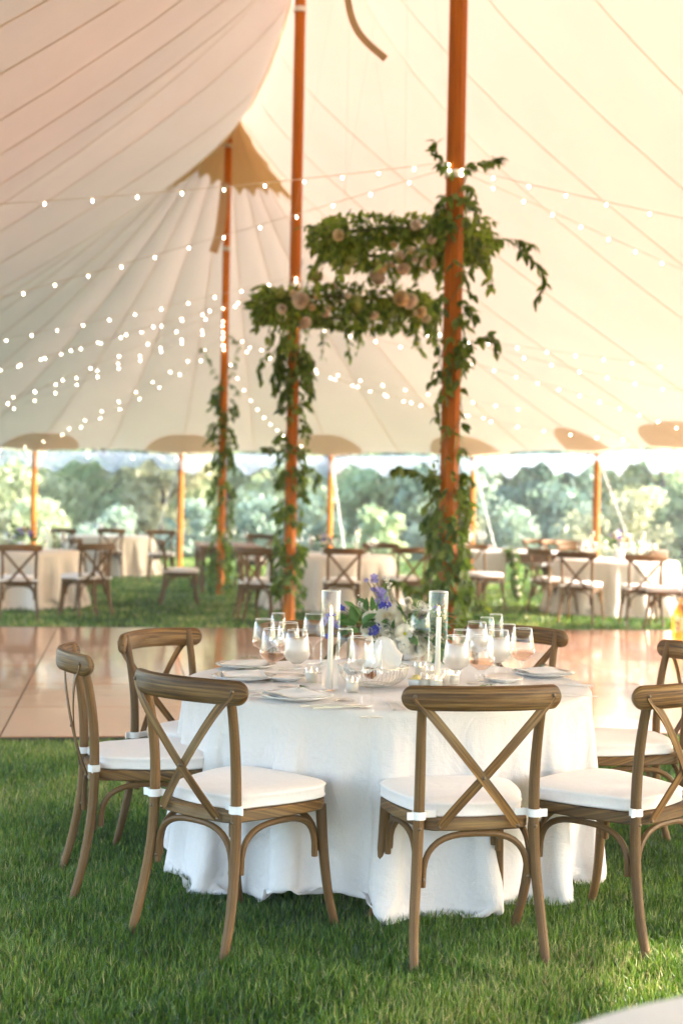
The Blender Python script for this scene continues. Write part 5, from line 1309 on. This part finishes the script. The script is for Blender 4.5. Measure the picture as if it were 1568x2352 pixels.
# trees standing to the right of the tent: the low sun comes through their gaps
for k, (x, y, h, r) in enumerate(((10.5, 6.3, 6.0, 1.4), (11.5, 7.5, 6.6, 2.2), (12.5, 11.5, 6.4, 2.0), (14, .5, 7.0, 2.2), (12, 17.2, 5.0, 1.3))):
    tree(x, y, h, r, TM['green'], 'green tree standing off to the right of the tent', 1700, .15, name='side_tree', grp='trees to the right of the tent')

# ------------------------------------------------------------------ grass
def blade_field(name, pts, hts, wid, label, mat, seed, bend=.45):
    rng = np.random.RandomState(seed); n = len(pts); a = rng.rand(n) * 2 * PI; la = rng.rand(n) * 2 * PI
    lean = np.abs(rng.randn(n)) * bend * hts; w_ = wid * (.7 + .6 * rng.rand(n))
    dx, dy = np.cos(a) * w_ / 2, np.sin(a) * w_ / 2; lx, ly = np.cos(la) * lean, np.sin(la) * lean
    V = np.zeros((n, 5, 3)); b = np.c_[pts, np.zeros(n)]
    V[:, 0] = b + np.c_[-dx, -dy, np.zeros(n)]; V[:, 1] = b + np.c_[dx, dy, np.zeros(n)]
    mid = b + np.c_[lx * .35, ly * .35, hts * .55]
    V[:, 2] = mid + np.c_[dx * .8, dy * .8, np.zeros(n)]; V[:, 3] = mid - np.c_[dx * .8, dy * .8, np.zeros(n)]
    V[:, 4] = b + np.c_[lx, ly, np.sqrt(np.maximum(hts ** 2 - lean ** 2 * .6, hts ** 2 * .15))]
    idx = np.arange(n)[:, None] * 5; F4 = (idx + np.array([0, 1, 2, 3])); F3 = idx + np.array([3, 2, 4])
    loops = np.concatenate([F4, F3], 1).ravel(); ls = (np.arange(n)[:, None] * 7 + np.array([0, 4])).ravel()
    me = bpy.data.meshes.new(name); me.vertices.add(n * 5); me.vertices.foreach_set('co', V.ravel()); me.loops.add(len(loops)); me.loops.foreach_set('vertex_index', loops)
    me.polygons.add(n * 2); me.polygons.foreach_set('loop_start', ls); me.update(calc_edges=True); me.materials.append(mat)
    nz = np.array([noise.noise(Vector((p[0] * 1.7, p[1] * 1.7, seed))) for p in pts[::1]]) if n < 60000 else np.sin(pts[:, 0] * 3.1 + np.sin(pts[:, 1] * 2.3)) * .3 + np.sin(pts[:, 1] * 4.7 + np.sin(pts[:, 0] * 5.9)) * .2
    t = np.clip(.45 + nz * .6 + rng.randn(n) * .27, 0, .999)
    at_ = me.attributes.new('tone', 'FLOAT', 'POINT'); at_.data.foreach_set('value', np.repeat(t, 5))
    o = link(name, me); tag(o, label, 'grass', kind='stuff'); return o
def grass_mat(name, stops):
    m, nt, out = mat_new(name); L = nt.links.new
    at_ = nt.nodes.new('ShaderNodeAttribute'); at_.attribute_name = 'tone'; r = ramp(nt, stops); L(at_.outputs['Fac'], r.inputs[0])
    b = node(nt, 'ShaderNodeBsdfPrincipled', Roughness=.38); L(r.outputs[0], b.inputs['Base Color'])
    t = nt.nodes.new('ShaderNodeBsdfTranslucent'); h = node(nt, 'ShaderNodeHueSaturation', Value=1.5, Saturation=1.1); L(r.outputs[0], h.inputs['Color']); L(h.outputs[0], t.inputs[0])
    mx = node(nt, 'ShaderNodeMixShader', Fac=.3); L(b.outputs[0], mx.inputs[1]); L(t.outputs[0], mx.inputs[2]); L(mx.outputs[0], out.inputs[0]); return m
M['grass'] = grass_mat('grass_blades', [(0, (.014, .044, .005)), (.35, (.048, .120, .011)), (.7, (.14, .235, .028)), (.9, (.27, .36, .07)), (.985, (.42, .37, .16))])
rng = np.random.RandomState(4)
def scatter(y0, y1, dens, spread, fall=0.):
    A = (y1 - y0) * (y0 + y1) * spread; n = int(A * dens)
    y = np.sqrt(rng.rand(n) * (y1 ** 2 - y0 ** 2) + y0 ** 2); x = (rng.rand(n) * 2 - 1) * spread * y; return np.c_[x, y]
def offfloor(p):
    d = p - np.array([F0.x, F0.y]); a = d @ np.array([fu.x, fu.y]); b = d @ np.array([fv.x, fv.y])
    return p[~((a > NX0 * PANEL) & (a < NX1 * PANEL) & (b > -.03) & (b < NY * PANEL + .05))]
p = scatter(3.6, 6.6, 17000, .42); p = offfloor(p)
cl = noise  # clumpiness of the height
hh = .030 + .022 * rng.rand(len(p)) + .012 * np.sin(p[:, 0] * 9 + np.sin(p[:, 1] * 7) * 2) * np.sin(p[:, 1] * 8)
blade_field('lawn_grass', p, hh * 1.12, .0042, 'green lawn blades in the foreground under the chairs', M['grass'], 1, .55)
p = offfloor(scatter(6.6, 9.8, 9500, .42)); blade_field('lawn_grass', p, .030 + .025 * rng.rand(len(p)), .0042, 'green lawn blades beside the dance floor', M['grass'], 2, .55)
p = offfloor(scatter(14.5, 36, 620, .34)); blade_field('lawn_grass', p, .035 + .035 * rng.rand(len(p)), .014, 'green lawn blades beyond the dance floor', M['grass'], 3, .6)

# ------------------------------------------------------------------ scattering volume added to brighten the far trees in place of overexposure
hm = bpy.data.materials.new('added_veil_air'); hm.use_nodes = True; hn = hm.node_tree; hn.nodes.clear()
ho = hn.nodes.new('ShaderNodeOutputMaterial'); hv = hn.nodes.new('ShaderNodeVolumePrincipled')
hv.inputs['Density'].default_value = .0024; hv.inputs['Color'].default_value = (1, .98, .93, 1); hn.links.new(hv.outputs[0], ho.inputs['Volume'])
mb = MB(); mb.box((-60, -14, -1), (60, 78, 11)); o = link('added_veil', mb.mesh('added_veil', hm, smooth=False)); o['kind'] = 'stuff'
